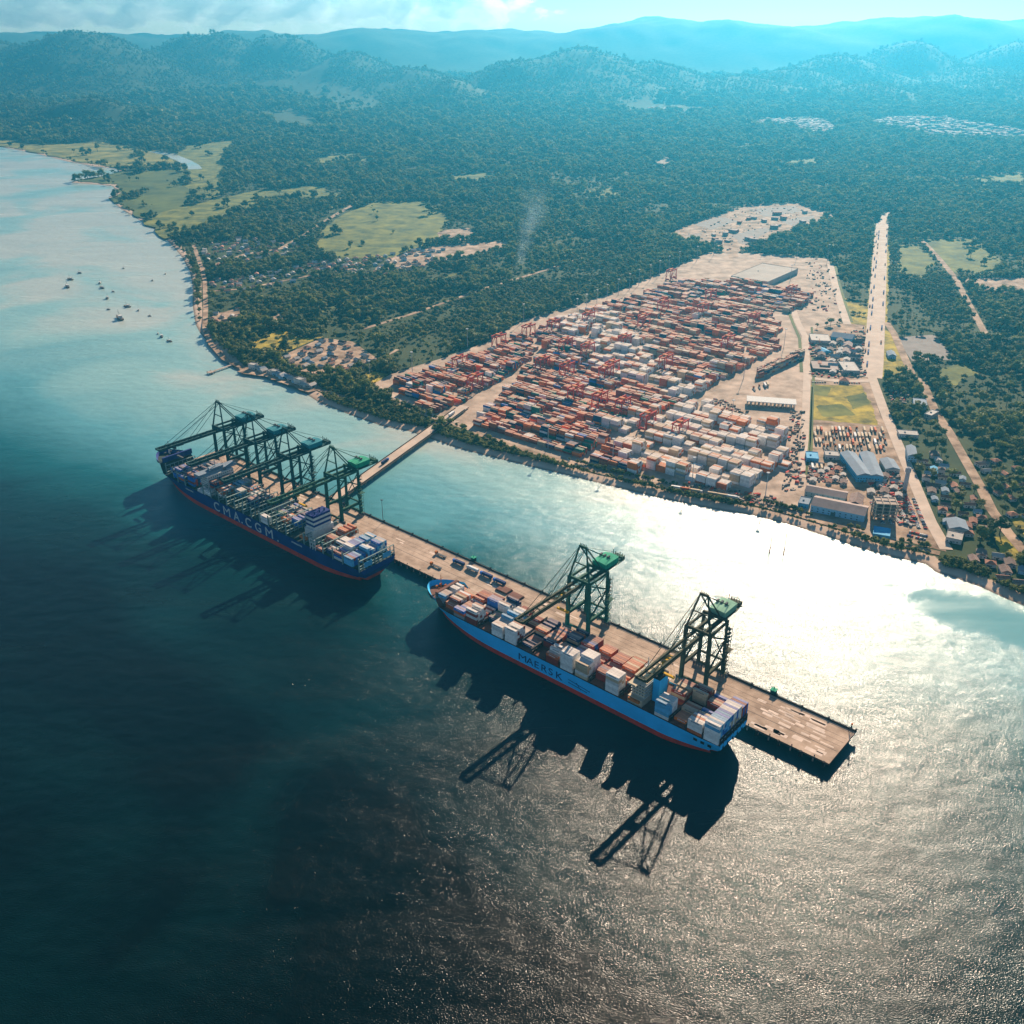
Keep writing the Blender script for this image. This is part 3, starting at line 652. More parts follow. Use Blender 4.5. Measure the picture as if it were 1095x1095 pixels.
def ship(name, s0, nc, L, B, D, foc, top_m, boot_z, label, deck_m):
    root = empty(name, Q(s0, nc, 0), PA); tag(root, label, 'container ship')
    lv = [-.6, .06, boot_z / D, .4, .55, .7, .85, 1.0]
    st = hull_grid(L, B, D, foc, lv, 0)
    nl = len(lv)
    for part, lo, hi, m_ in (('boot_topping', 0, 2, M['boot_red']), ('hull', 2, nl - 1, top_m)):
        vs = []; fs = []; k = hi - lo + 1
        for x, row, dk in st:
            for side in (1, -1):
                for j in range(lo, hi + 1):
                    hb, z = row[j]; rake = 0
                    if x > L * .93: rake = -(1 - j / (nl - 1)) * L * .035 * ((x / L - .93) / .07)
                    if x < L * .02: rake = (1 - min(1, j / 5)) * 9
                    vs.append((x + rake, side * hb, z))
        for i in range(len(st) - 1):
            for sd_ in (0, 1):
                a0 = (i * 2 + sd_) * k; b0 = ((i + 1) * 2 + sd_) * k
                for j in range(k - 1):
                    q = (a0 + j, b0 + j, b0 + j + 1, a0 + j + 1); fs.append(q[::-1] if sd_ == 0 else q)
        for j in range(k - 1): fs.append((j, j + 1, k + j + 1, k + j))
        e = (len(st) - 1) * 2 * k
        for j in range(k - 1): fs.append((e + j, e + k + j, e + k + j + 1, e + j + 1))
        o = bpy.data.objects.new(part, new_mesh(part, vs, fs, m_)); col.objects.link(o); o.parent = root
    # deck set below the bulwark
    vs = []; fs = []
    for x, row, dk in st: hb = row[-1][0] * .985; zz = dk - 1.3 - 3.2 * max(0, min(1, (x / L - .92) / .03)); vs += [(x, hb, zz), (x, -hb, zz)]
    for i in range(len(st) - 1): fs.append((2 * i, 2 * i + 1, 2 * i + 3, 2 * i + 2))
    o = bpy.data.objects.new('deck', new_mesh('deck', vs, fs, M[deck_m])); col.objects.link(o); o.parent = root
    return root, st
def side_text(root, txt, x_left, y, z, size, m_, ws=1.0, gap=1.0, part='hull_lettering', off=.02):
    vs, fs = text_mesh(txt, size, ws, off, gap)
    vs = [(x_left - a, y + .06 + c, z + b) for a, b, c in vs]
    o = bpy.data.objects.new(part, new_mesh(part, vs, fs, m_)); col.objects.link(o); o.parent = root; return o

PAL = {'W': ('white', (.78, .75, .70)), 'C': ('cream', (.52, .39, .25)), 'R': ('rust red', (.52, .11, .03)), 'M': ('maroon', (.27, .035, .025)), 'B': ('blue', (.03, .14, .46)),
       'N': ('navy', (.015, .035, .12)), 'L': ('light blue', (.12, .40, .62)), 'O': ('orange', (.72, .17, .025)), 'G': ('green', (.03, .20, .13)), 'K': ('grey', (.30, .31, .32))}
for k, (nm, c) in PAL.items():
    mm = mat('container_' + nm.replace(' ', '_'), c, .6, var=.16, scale=.25, randv=.12); M['c' + k] = mm
    M['d' + k] = mat('dust_sheen_tint_roof_' + nm.replace(' ', '_'), tuple(a * .5 + b * .42 for a, b in zip(c, (.56, .42, .32))), .8, var=.2, scale=.25, randv=.15)  # box tops paler: dust, plus the sun's sheen put into the colour
M['cmark'] = mat('container_lettering', (.06, .10, .16), .6)
M['cmark_w'] = mat('container_pale_lettering', (.6, .6, .6), .6)
CL, CW, CH = 12.19, 2.44, 2.80
def container_mesh(k):
    mb = MB(); L, W_, H_ = CL / 2, CW / 2, CH
    mb.box(-L + .06, L - .06, -W_ + .04, W_ - .04, .1, H_ - .08, 0)
    for sx in (-1, 1):
        for sy in (-1, 1): mb.box(min(sx * L, sx * (L - .3)), max(sx * L, sx * (L - .3)), min(sy * W_, sy * (W_ - .2)), max(sy * W_, sy * (W_ - .2)), 0, H_ - .02, 0)
        mb.box(min(sx * L, sx * (L - .12)), max(sx * L, sx * (L - .12)), -W_ + .2, W_ - .2, 0, .25, 0)
    for sy in (-1, 1):
        for z_ in (0, H_ - .22): mb.box(-L + .3, L - .3, min(sy * W_, sy * (W_ - .12)), max(sy * W_, sy * (W_ - .12)), z_, z_ + .18, 0)
        for q in range(14): mb.box(-L + .7 + q * .8, -L + 1.05 + q * .8, min(sy * (W_ - .01), sy * (W_ - .05)), max(sy * (W_ - .01), sy * (W_ - .05)), .2, H_ - .25, 0)
    # carrier's lettering reads as a short band of dark or pale strokes on each long side
    m1 = 1
    for sy in (-1, 1):
        for q in range(6): mb.box(-3.4 + q * 1.15, -2.55 + q * 1.15, min(sy * W_, sy * (W_ + .012)), max(sy * W_, sy * (W_ + .012)), 1.25, 2.05, m1)
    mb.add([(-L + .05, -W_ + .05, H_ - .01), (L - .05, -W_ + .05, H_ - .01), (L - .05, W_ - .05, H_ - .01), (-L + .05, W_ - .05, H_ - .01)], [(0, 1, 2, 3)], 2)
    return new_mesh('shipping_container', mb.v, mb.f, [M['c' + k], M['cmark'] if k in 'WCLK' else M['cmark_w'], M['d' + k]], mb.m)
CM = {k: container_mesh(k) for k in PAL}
stuff_boxes = []     # (x, y, z, angle, colour key) for the mass of boxes further down the list
def ship_cargo(root, ship_words, s0, nc, x0s, rows, zdeck, spec, B, cand):
    """spec: bay -> list of (first row, last row, tiers, colours), rows counted from the open-water side"""
    for b, xc in enumerate(x0s):
        cells = {}
        for (ra, rb, tiers, pal) in spec.get(b, []):
            for r__ in range(ra, rb + 1):
                if r__ >= rows: continue
                t_ = max(0, tiers + (random.choice((0, 0, 0, -1)) if rb - ra > 3 else 0)); base = random.choice(pal)
                for t in range(t_): cells[(r__, t)] = base if random.random() < .5 else random.choice(pal)
        for (r__, t), k in cells.items():
            y = (rows / 2 - .5 - r__) * 2.52; z = zdeck + t * (CH + .02)
            vis = 0
            if (r__, t + 1) not in cells: vis += 2.4
            if (r__ - 1, t) not in cells: vis += 2.2
            vis += .25
            if vis > .3: cand.append((vis * (1.25 if xc < 150 else 1), root, b, r__, t, k, xc, y, z, s0, nc, ship_words, (r__, t + 1) not in cells))
            else: stuff_boxes.append((*Q(s0 + xc, nc + y, z), PA, k))
cand = []

# --- light blue ship
MS0, MN, ML, MBm, MD = 64.0, 74.0, 318.0, 44.0, 17.5
ms, mst = ship('container_ship', MS0, MN, ML, MBm, MD, 23.5, M['hull_lightblue'], 4.4, 'light blue container ship with red bottom band, moored near the free end of the pier', 'deck_red')
M['navy_letter'] = mat('navy_lettering', (.01, .03, .12), .5)
sw = MB(); sx_ = 209 - MS0 - 7
for a_, b_, c_, d_ in ((0, 11.2, -22, 9.2), (0, 8.4, -19, 7.2), (-8, 11.5, -13, 6.8)):
    sw.beam((sx_ + a_, MBm / 2 + .06, b_), (sx_ + c_, MBm / 2 + .06, d_), .1, .55)
sw.build('hull_emblem', [M['navy_letter']], ms)
tb = MB(); 
for k in range(3): tb.box(6 + k * 6, 9 + k * 6, MBm / 2 - .4, MBm / 2 + .05, 13.2, 15.2)
for k in range(5): tb.box(-.05, .06, -14 + k * 7, -12 + k * 7, 12.2, 14.4)
tb.build('mooring_opening', [M['black']], ms)
side_hatch = MB()
mbays = [(355 - 15.0 * i) - MS0 for i in range(14)] + [s__ - MS0 for s__ in (114, 99.6, 85.2, 71.2)]
for xc in mbays: 
    w_ = 41 if xc < 262 else (34 if xc < 285 else 26)
    side_hatch.box(xc - 6.6, xc + 6.6, -w_ / 2, w_ / 2, MD - 1.3, MD + .5)
side_hatch.build('hatch_cover', [M['deck_red']], ms)
def lashing(root, x, w_, z0, zt, m_, posts=False):
    mb = MB()
    for k in range(int(w_ / 5) + 1):
        y = -w_ / 2 + k * w_ / int(w_ / 5); mb.box(x - .5, x + .5, y - .22, y + .22, z0, zt)
    for z in ([z0 + 3.0, zt] if zt - z0 < 9 else [z0 + 3, z0 + 6, zt]): mb.box(x - .7, x + .7, -w_ / 2, w_ / 2, z - .15, z + .15); mb.box(x - .7, x - .62, -w_ / 2, w_ / 2, z + .9, z + 1.1)
    for k in range(int(w_ / 10)): mb.beam((x, -w_ / 2 + k * 10, z0), (x, -w_ / 2 + k * 10 + 8, zt), .25)
    if posts: mb.box(x - .6, x + .6, w_ / 2 - .2, w_ / 2 + .7, z0, zt + 3.0)
    return mb.build('lashing_bridge', [m_], root)
for i, xc in enumerate(mbays):
    if xc < 286: lashing(ms, xc + 7.45, 41 if xc < 262 else 33, MD - 1.3, MD + 4.6, M['lash_dark'])
lashing(ms, mbays[13] - 7.4, 41, MD - 1.3, MD + 4.6, M['lash_dark']); lashing(ms, mbays[17] - 6.9, 40, MD - 1.3, MD + 5.5, M['lash_dark'])
# deckhouse
hx = 139.5 - MS0
dh = MB(); dh.box(hx - 6.5, hx + 6.5, -19.5, 19.5, MD - 1.3, MD + 5); dh.box(hx - 5.8, hx + 5.8, -15, 15, MD + 5, MD + 16.8)
deckhouse = dh.build('deckhouse', [M['cream']], ms)
bw = MB(); bw.box(hx - 1.0, hx + 6.6, -21.5, 21.5, MD + 16.8, MD + 17.2); bw.box(hx - .5, hx + 6.2, -12, 12, MD + 17.2, MD + 20.2)
for sy in (-1, 1): bw.box(hx - .8, hx + 6.5, sy * 21.3 - .15, sy * 21.3 + .15, MD + 17.2, MD + 18.3)
bw.build('bridge_wing', [M['cream']], deckhouse)
wn_ = MB()
for lv_ in range(4):
    for k in range(11): y = -13.5 + k * 2.6; wn_.box(hx + 5.79, hx + 5.84, y, y + 1.2, MD + 6.4 + lv_ * 2.7, MD + 7.5 + lv_ * 2.7); wn_.box(hx - 5.84, hx - 5.79, y, y + 1.2, MD + 6.4 + lv_ * 2.7, MD + 7.5 + lv_ * 2.7)
    for k in range(4): x = hx - 4.6 + k * 2.6; wn_.box(x, x + 1.2, 14.99, 15.04, MD + 6.4 + lv_ * 2.7, MD + 7.5 + lv_ * 2.7)
wn_.box(hx + 6.19, hx + 6.25, -11.6, 11.6, MD + 18.2, MD + 19.5); wn_.box(hx, hx + 6, 11.99, 12.05, MD + 18.2, MD + 19.5)
wn_.build('window_row', [M['glass']], deckhouse)
ml = MB()
for lv_ in range(5): ml.box(hx - 6.6, hx + 6.6, -15.6, 15.6, MD + 5 + lv_ * 2.75, MD + 5.2 + lv_ * 2.75)
ml.build('deck_ledge', [M['white']], deckhouse)
fn = MB(); fn.box(hx - 13, hx - 7.2, -6, 6, MD - 1.3, MD + 20); fun = fn.build('funnel', [M['hull_lightblue']], ms)
fn = MB(); fn.box(hx - 13.1, hx - 7.1, -6.1, 6.1, MD + 20, MD + 22.4); 
for k in range(4): fn.tube((hx - 10, -3.6 + k * 2.4, MD + 22.4), (hx - 10, -3.6 + k * 2.4, MD + 25.5), .7, n=8)
fn.build('funnel_cap', [M['black']], fun)
ma = MB(); ma.tube((hx + 2, 0, MD + 20), (hx + 2, 0, MD + 32), .5, .25, 6); ma.beam((hx + 2, -5, MD + 27), (hx + 2, 5, MD + 27), .3); ma.box(hx + .8, hx + 3.2, -3, 3, MD + 24, MD + 24.5)
ma.tube((hx + 3, 6, MD + 20), (hx + 3, 6, MD + 22.5), 1.3, 1.0, 8)
ma.build('radar_mast', [M['white']], ms)
fo = MB(); fo.box(ML * .925, ML * .935, -14, 14, 22.2, 27.0); fo.build('breakwater', [M['deck_red']], ms)
fo = MB()
for a_, b_ in ((.95, 4), (.95, -4), (.965, 2.5), (.965, -2.5)): fo.tube((ML * a_, b_ - 1, 23.6), (ML * a_, b_ + 1, 23.6), 1.0, n=8)
fo.build('mooring_winch', [M['orange']], ms)
fo = MB(); fo.tube((ML * .955, 0, 22), (ML * .955, 0, 36), .45, .25, 6); fo.beam((ML * .955, -2.5, 32), (ML * .955, 2.5, 32), .3); fo.build('foremast', [M['orange']], ms)
lb_ = MB(); lb_.box(hx - 5, hx + 5, 19.6, 21.6, MD + 2.4, MD + 4.6); lb_.build('lifeboat', [M['orange']], ms)

mspec = {
 0: [(3, 6, 3, 'NKL'), (7, 12, 3, 'WLW'), (13, 14, 1, 'R')],
 1: [(2, 3, 2, 'RR'), (4, 9, 3, 'RCMW'), (10, 14, 2, 'CRM')],
 2: [(0, 4, 3, 'BBRK'), (5, 9, 2, 'MRW'), (10, 15, 3, 'MRM')],
 3: [(0, 4, 5, 'WWMW'), (6, 9, 2, 'WM'), (11, 15, 4, 'BMC')],
 4: [(5, 9, 2, 'NG'), (10, 16, 5, 'NWWN')],
 5: [(0, 3, 4, 'WWW'), (4, 8, 5, 'WLW'), (9, 13, 4, 'LWW'), (14, 16, 3, 'NM')],
 6: [(0, 4, 5, 'WMW'), (5, 8, 2, 'NK'), (12, 16, 3, 'CM')],
 7: [(2, 7, 1, 'NM'), (9, 16, 3, 'CRN')],
 8: [(6, 16, 3, 'NMR')],
 9: [(0, 4, 4, 'MBRW'), (5, 9, 3, 'MRC'), (11, 16, 4, 'NCR')],
 10: [(0, 3, 6, 'WWW'), (6, 10, 3, 'BNW'), (11, 16, 4, 'NBM')],
 11: [(0, 6, 6, 'WWC'), (8, 12, 2, 'NM'), (13, 16, 3, 'RM')],
 12: [(3, 6, 3, 'MN'), (9, 16, 3, 'RCM')],
 13: [(0, 3, 6, 'WWC'), (4, 8, 3, 'BMR'), (9, 16, 4, 'RCR')],
 14: [(0, 4, 5, 'WWL'), (9, 16, 4, 'CRM')],
 15: [(2, 4, 1, 'O'), (5, 9, 2, 'MRC'), (12, 16, 5, 'CRM')],
 16: [(0, 3, 4, 'WWR'), (4, 8, 3, 'BMC'), (11, 16, 4, 'CMB')],
 17: [(0, 6, 6, 'BLWL'), (7, 12, 6, 'CWB'), (13, 16, 5, 'MBR')],
}
# two bays between 10 and the deckhouse share the run of tall white stacks
ship_cargo(ms, 'the light blue ship', MS0, MN, mbays, 17, MD + .6, mspec, MBm, cand)

# --- navy ship
CS0, CN_, CLn, CB, CD = 450.0, 77.5, 384.0, 47.0, 19.0
cs, cst = ship('container_ship', CS0, CN_, CLn, CB, CD, 30.0, M['hull_navy'], 5.2, 'large navy container ship with red bottom band, moored under the four dark cranes', 'deck_grey')
def put_letters(root, txt, x0, y, z, size, m_, advance, ws=1.15, off=.05):
    x = x0
    for ch in txt:
        vs, fs = text_mesh(ch, size, ws * (1.18 if ch == 'M' else 1.0), 0.0 if ch == 'M' else off, 1.0)
        vs = [(x - a, y + .06 + c, z + b) for a, b, c in vs]; o = bpy.data.objects.new('hull_letter', new_mesh('hull_letter', vs, fs, m_)); col.objects.link(o); o.parent = root
        x -= advance[ch]
put_letters(cs, 'CMA.CGM.', 693 - CS0, CB / 2, 6.4, 15.0, M['white'], {'C': 17, 'M': 20, 'A': 13, '.': 8, 'G': 17.5}, 1.08, .12)
put_letters(ms, 'MAERSK', 256 - MS0, MBm / 2, 6.8, 9.2, M['navy_letter'], {'M': 9.6, 'A': 8.0, 'E': 7.4, 'R': 8.0, 'S': 7.6, 'K': 8}, 1.22, .05)
gl = MB()
for (xa, xb, zz) in ((CLn * .735, CLn * .775, 14.2), (CLn * .23, CLn * .275, 14.0)):
    for k in range(9): gl.box(xa + (xb - xa) * k / 9, xa + (xb - xa) * (k + .6) / 9, CB / 2, CB / 2 + .06, zz, zz + 1.7)
gl.build('name_marking', [M['white']], cs)
cbays = []
x = CLn - 50
fwdx, aftx = CLn - 118, 88
while x > 10:
    if abs(x - fwdx) < 11.5: x -= 1.0; continue
    if abs(x - aftx) < 11: x -= 1.0; continue
    cbays.append(x); x -= 14.8
hc = MB()
for xc in cbays:
    w_ = 45 if xc < CLn * .80 else (37 if xc < CLn * .86 else 28); hc.box(xc - 6.6, xc + 6.6, -w_ / 2, w_ / 2, CD - 1.3, CD + .5)
hc.build('hatch_cover', [M['deck_grey']], cs)
for xc in cbays:
    w_ = 45.5 if xc < CLn * .80 else 38
    if xc < CLn * .87: lashing(cs, xc + 7.4, w_, CD - 1.3, CD + 9.5, M['lash'], posts=True)
lashing(cs, 1.5, 45, CD - 1.3, CD + 10.5, M['lash'], posts=True)
tp = MB()
for y in (-12, 12): tp.box(.3, .7, y - 5, y + 5, CD + 1.5, CD + 7)
tp.build('stern_panel', [M['roof_blue']], cs)
# forward bridge and aft engine casing
dh = MB(); dh.box(fwdx - 7, fwdx + 7, -17, 17, CD - 1.3, CD + 19); dh.box(fwdx - 7.5, fwdx + 7.5, -23, 23, CD - 1.3, CD + 3)
fwd = dh.build('deckhouse', [M['white']], cs)
bw = MB(); bw.box(fwdx - 3, fwdx + 7.2, -24.5, 24.5, CD + 19, CD + 22); bw.box(fwdx - 2, fwdx + 5, -8, 8, CD + 22, CD + 24.5); bw.build('bridge_wing', [M['roof_grey']], fwd)
wn_ = MB()
for lv_ in range(5):
    for k in range(12): y = -15.5 + k * 2.7; wn_.box(fwdx - 7.06, fwdx - 6.99, y, y + 1.2, CD + 5 + lv_ * 2.8, CD + 6.2 + lv_ * 2.8); wn_.box(fwdx + 6.99, fwdx + 7.06, y, y + 1.2, CD + 5 + lv_ * 2.8, CD + 6.2 + lv_ * 2.8)
    for k in range(5): xx = fwdx - 6 + k * 2.6; wn_.box(xx, xx + 1.2, 16.99, 17.06, CD + 5 + lv_ * 2.8, CD + 6.2 + lv_ * 2.8)
wn_.build('window_row', [M['glass']], fwd)
ma = MB(); ma.tube((fwdx + 2, 0, CD + 24), (fwdx + 2, 0, CD + 35), .6, .3, 6); ma.beam((fwdx + 2, -6, CD + 31), (fwdx + 2, 6, CD + 31), .4); ma.tube((fwdx, 8, CD + 22), (fwdx, 8, CD + 25), 1.3, .9, 8); ma.build('radar_mast', [M['white']], cs)
en = MB(); en.box(aftx - 7, aftx + 7, -13, 13, CD - 1.3, CD + 12); cas = en.build('engine_casing', [M['white']], cs)
fn = MB()
for k in range(6): fn.box(aftx - 6.2, aftx + 6.2, -11, 11, CD + 12 + k * 2.5, CD + 14.5 + k * 2.5, k % 2)
for k in range(5): fn.tube((aftx - 3 + (k % 2) * 4, -6 + k * 3, CD + 27), (aftx - 3 + (k % 2) * 4, -6 + k * 3, CD + 30), .8, n=8, m=1)
fn.build('funnel', [M['white'], M['hull_navy']], cs)
lb_ = MB(); lb_.box(aftx - 5, aftx + 5, 19, 21.5, CD + 4, CD + 6.5); lb_.build('lifeboat', [M['orange']], cs)
lf = MB()
for a_ in (-6, -2, 2): lf.box(aftx - 16 + a_, aftx - 15.2 + a_, 22.8, 23.6, CD - 1, CD + 11)
for z in (2, 6, 10): lf.box(aftx - 22, aftx - 13, 22.9, 23.5, CD + z, CD + z + .5)
lf.build('gangway_frame', [M['white']], cs)
fo = MB(); fo.box(CLn * .90, CLn * .906, -19, 19, 30.7, 36.5); fo.build('breakwater', [M['hull_navy']], cs)
fo = MB()
for a_, b_ in ((.93, 7), (.93, -7), (.955, 3.5), (.955, -3.5)): fo.tube((CLn * a_, b_ - 1.4, 32.2), (CLn * a_, b_ + 1.4, 32.2), 1.2, n=8)
fo.build('mooring_winch', [M['dgrey']], cs)
fo = MB(); fo.tube((CLn * .945, 0, 31), (CLn * .945, 0, 48), .6, .35, 6); fo.beam((CLn * .945, -3, 43), (CLn * .945, 3, 43), .4); fo.beam((CLn * .945 + 3, 0, 31), (CLn * .945, 0, 41), .4); fo.build('foremast', [M['white']], cs)
nb_ = len(cbays); print('navy bays', nb_, [round(b) for b in cbays])
cspec = {
 0: [(3, 6, 2, 'KCB'), (7, 12, 1, 'OKC')],
 1: [(1, 6, 4, 'BBNB'), (7, 10, 4, 'COO'), (11, 16, 4, 'CWC')],
 2: [(0, 3, 3, 'BRN'), (4, 16, 4, 'CWKN')],
 3: [(1, 7, 5, 'NNMB'), (8, 16, 6, 'NMNK')],
 4: [(0, 2, 2, 'WW'), (3, 12, 5, 'NNMR'), (13, 16, 3, 'KW')],
 5: [(3, 9, 3, 'NRW'), (10, 17, 3, 'LBK')],
 6: [(8, 10, 3, 'LWL'), (13, 17, 2, 'BR')],
 7: [(11, 16, 2, 'WK')],
 8: [(6, 9, 3, 'BRN'), (11, 15, 2, 'RNK')],
 9: [(12, 17, 2, 'RKB')],
 10: [(9, 15, 1, 'CKN')],
 11: [(0, 1, 3, 'WW'), (8, 17, 2, 'GKB')],
 12: [(6, 10, 2, 'WOG'), (13, 17, 2, 'KN')],
 13: [(7, 14, 3, 'BBN')],
 14: [(9, 17, 1, 'WNK')],
 15: [(2, 4, 1, 'G'), (12, 17, 2, 'KC')],
 16: [(0, 1, 1, 'M'), (5, 9, 3, 'RMC'), (11, 17, 4, 'ORK')],
 17: [(1, 4, 2, 'WNM'), (6, 10, 3, 'MWW'), (12, 17, 2, 'KR')],
 18: [(0, 4, 3, 'WBM'), (5, 11, 4, 'BLW'), (13, 17, 4, 'WWL')],
 19: [(0, 7, 3, 'BLM'), (8, 17, 4, 'BLW')],
}
ship_cargo(cs, 'the navy ship', CS0, CN_, cbays, 18, CD + .6, cspec, CB, cand)
cand.sort(key=lambda c: -c[0])
for c in cand[290:]: stuff_boxes.append((*Q(c[9] + c[6], c[10] + c[7], c[8]), PA, c[5]))
for c in cand[:290]:
    vis, root, b, r__, t, k, xc, y, z, s0, nc, words, topmost = c
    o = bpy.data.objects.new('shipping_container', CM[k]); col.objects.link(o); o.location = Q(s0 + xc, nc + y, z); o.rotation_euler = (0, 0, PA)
    tag(o, f'{PAL[k][0]} container: {ordn(b)} bay from bow, {ordn(r__)} row from water, {ordn(t)} tier, {words[4:]}', 'container', 'shipping containers on ' + words)

# ------------------------------------------------------------------ yard
YR = np.array([math.cos(R(-38.5)), math.sin(R(-38.5))]); YU = np.array([-YR[1], YR[0]]); YO = np.array(G(490, 440)); YA = R(-38.5)
def Y(r_, u_, z=Z0 + .2): return (YO[0] + YR[0] * r_ + YU[0] * u_, YO[1] + YR[1] * r_ + YU[1] * u_, z)
zone_main = Gs([(504, 456), (575, 480), (660, 500), (725, 514), (800, 527), (816, 514), (842, 498), (842, 462), (800, 450), (766, 436), (742, 428), (765, 408), (786, 398), (830, 378), (833, 350), (822, 340), (866, 326), (866, 314), (790, 303), (735, 301), (716, 304), (690, 314), (650, 326), (612, 339), (590, 345), (572, 357), (586, 378), (555, 404)])
zone_left = Gs([(428, 424), (465, 443), (478, 439), (522, 416), (557, 395), (572, 377), (560, 358), (545, 364), (520, 377), (480, 391), (450, 401), (428, 409)])
truck_zone = Gs([(800, 412), (830, 396), (856, 384), (858, 392), (850, 405), (820, 418), (803, 424)])
white_zone = [Gs([(640, 455), (700, 440), (760, 425), (850, 455), (850, 540), (700, 530)]), Gs([(590, 345), (650, 330), (660, 345), (720, 400), (760, 420), (745, 432), (650, 405), (620, 375)])]
cream_zone = Gs([(650, 345), (720, 320), (870, 330), (830, 380), (770, 405), (700, 380)])
rng2 = random.Random(11)
PITCH_U, PITCH_R = 25.5, 13.5
def zone_test(x, y, poly): return bool(in_poly(np.array([x]), np.array([y]), poly)[0])
gantry_rows = []
for zone in (zone_main, zone_left):
    rs = [((p[0] - YO[0]) * YR[0] + (p[1] - YO[1]) * YR[1]) for p in zone]; us_ = [((p[0] - YO[0]) * YU[0] + (p[1] - YO[1]) * YU[1]) for p in zone]
    for iu in range(int(min(us_) // PITCH_U) - 1, int(max(us_) // PITCH_U) + 2):
        lvl = 3
        for ir in range(int(min(rs) // PITCH_R) - 1, int(max(rs) // PITCH_R) + 2):
            u0 = iu * PITCH_U; r0 = ir * PITCH_R + (iu * 3.7) % 6
            cx_, cy_, _ = Y(r0, u0 + 8)
            if not zone_test(cx_, cy_, zone): continue
            if zone is zone_main and ir % 17 == 0 and ir != 0: continue
            if rng2.random() < .05: continue
            if rng2.random() < .4: lvl = rng2.choice([2, 2, 3, 3, 4, 4, 5])
            wz = any(zone_test(cx_, cy_, q) for q in white_zone); cz = zone_test(cx_, cy_, cream_zone)
            if wz:
                pal = 'WWWWCWCRKWWO'; lvl = max(lvl, 2)
                if rng2.random() < .5: lvl = rng2.choice([2, 3, 4, 5, 5, 6])
                if rng2.random() < .09: continue
            elif cz: pal = 'CCOCRRCWCMORNR'
            else: pal = 'RRRROMMMCOOBNNWWOGRMC'
            bc = rng2.choice(pal)
            for j in range(6):
                h_ = max(1, lvl - rng2.choice((0, 0, 0, 0, 1, 1, 2)))
                if wz: h_ = lvl if j < 5 else lvl - 1
                kcol = bc if rng2.random() < .45 else rng2.choice(pal)
                for t in range(h_):
                    k = kcol if rng2.random() < .55 else rng2.choice(pal)
                    x, y, z = Y(r0, u0 + j * 2.75, Z0 + .13 + t * (CH + .02)); stuff_boxes.append((x, y, z, YA, k))
TZA = R(28)
for i in range(16):
    for j in range(5):
        for q in range(2):
            bx, by = G(812 + i * 2.9 + q * 1.5, 404 - i * 1.35 - j * 1.1)
            if zone_test(bx, by, truck_zone) or True:
                for t in range(rng2.choice((2, 3, 3, 4))): stuff_boxes.append((bx, by, Z0 + .13 + t * (CH + .02), YA + R(78), rng2.choice('CCRMCNRK')))
print('stuff boxes', len(stuff_boxes))
def box_field(name, items, label):
    n = len(items); A = np.array([(i[0], i[1], i[2], i[3]) for i in items]); cols = np.array([PAL[i[4]][1] for i in items]) * rng.uniform(.8, 1.15, (n, 1))
    hx_, hy_ = CL / 2, CW / 2
    base = np.array([(-hx_, -hy_, 0), (hx_, -hy_, 0), (hx_, hy_, 0), (-hx_, hy_, 0), (-hx_, -hy_, CH), (hx_, -hy_, CH), (hx_, hy_, CH), (-hx_, hy_, CH)])
    c, s = np.cos(A[:, 3])[:, None], np.sin(A[:, 3])[:, None]
    Vx = base[None, :, 0] * c - base[None, :, 1] * s + A[:, 0:1]; Vy = base[None, :, 0] * s + base[None, :, 1] * c + A[:, 1:2]; Vz = base[None, :, 2] + A[:, 2:3]
    V = np.stack([Vx, Vy, Vz], 2).reshape(-1, 3)
    fq = np.array([(4, 5, 6, 7), (0, 1, 5, 4), (1, 2, 6, 5), (2, 3, 7, 6), (3, 0, 4, 7)])
    Fq = (fq[None] + (np.arange(n) * 8)[:, None, None]).reshape(-1, 4)
    m = mat('mixed_container_paint', (.5, .5, .5), .62); nt = m.node_tree; a = nt.nodes.new('ShaderNodeAttribute'); a.attribute_name = 'paint'
    tc = nt.nodes.new('ShaderNodeNewGeometry'); no = nt.nodes.new('ShaderNodeTexNoise'); no.inputs['Scale'].default_value = .5; no.inputs['Detail'].default_value = 5
    nt.links.new(tc.outputs['Position'], no.inputs['Vector']); mr = nt.nodes.new('ShaderNodeMapRange'); mr.inputs['To Min'].default_value = .55; mr.inputs['To Max'].default_value = 1.3
    nt.links.new(no.outputs['Fac'], mr.inputs['Value']); vm = nt.nodes.new('ShaderNodeVectorMath'); vm.operation = 'SCALE'
    nt.links.new(a.outputs['Color'], vm.inputs[0]); nt.links.new(mr.outputs['Result'], vm.inputs['Scale']); nt.links.new(vm.outputs[0], nt.nodes['Principled BSDF'].inputs['Base Color'])
    me = np_mesh(name, V, Fq, m, smooth=False)
    at = me.attributes.new('paint', 'FLOAT_COLOR', 'FACE'); cc = np.repeat(np.concatenate([cols, np.ones((n, 1))], 1), 5, axis=0).astype(np.float32); dust_sheen = rng.uniform(.15, .75, n)[:, None]; cc[0::5, :3] = cc[0::5, :3] * .82 * (1 - dust_sheen) + np.array([.58, .41, .30]) * dust_sheen; at.data.foreach_set('color', cc.ravel())  # tops blended towards pale dust that also carries painted sun sheen
    o = bpy.data.objects.new(name, me); col.objects.link(o); tag(o, label, 'containers', kind='stuff')
box_field('container_stacks', stuff_boxes, 'thousands of stacked shipping containers in red, white, blue and cream filling the port yard')

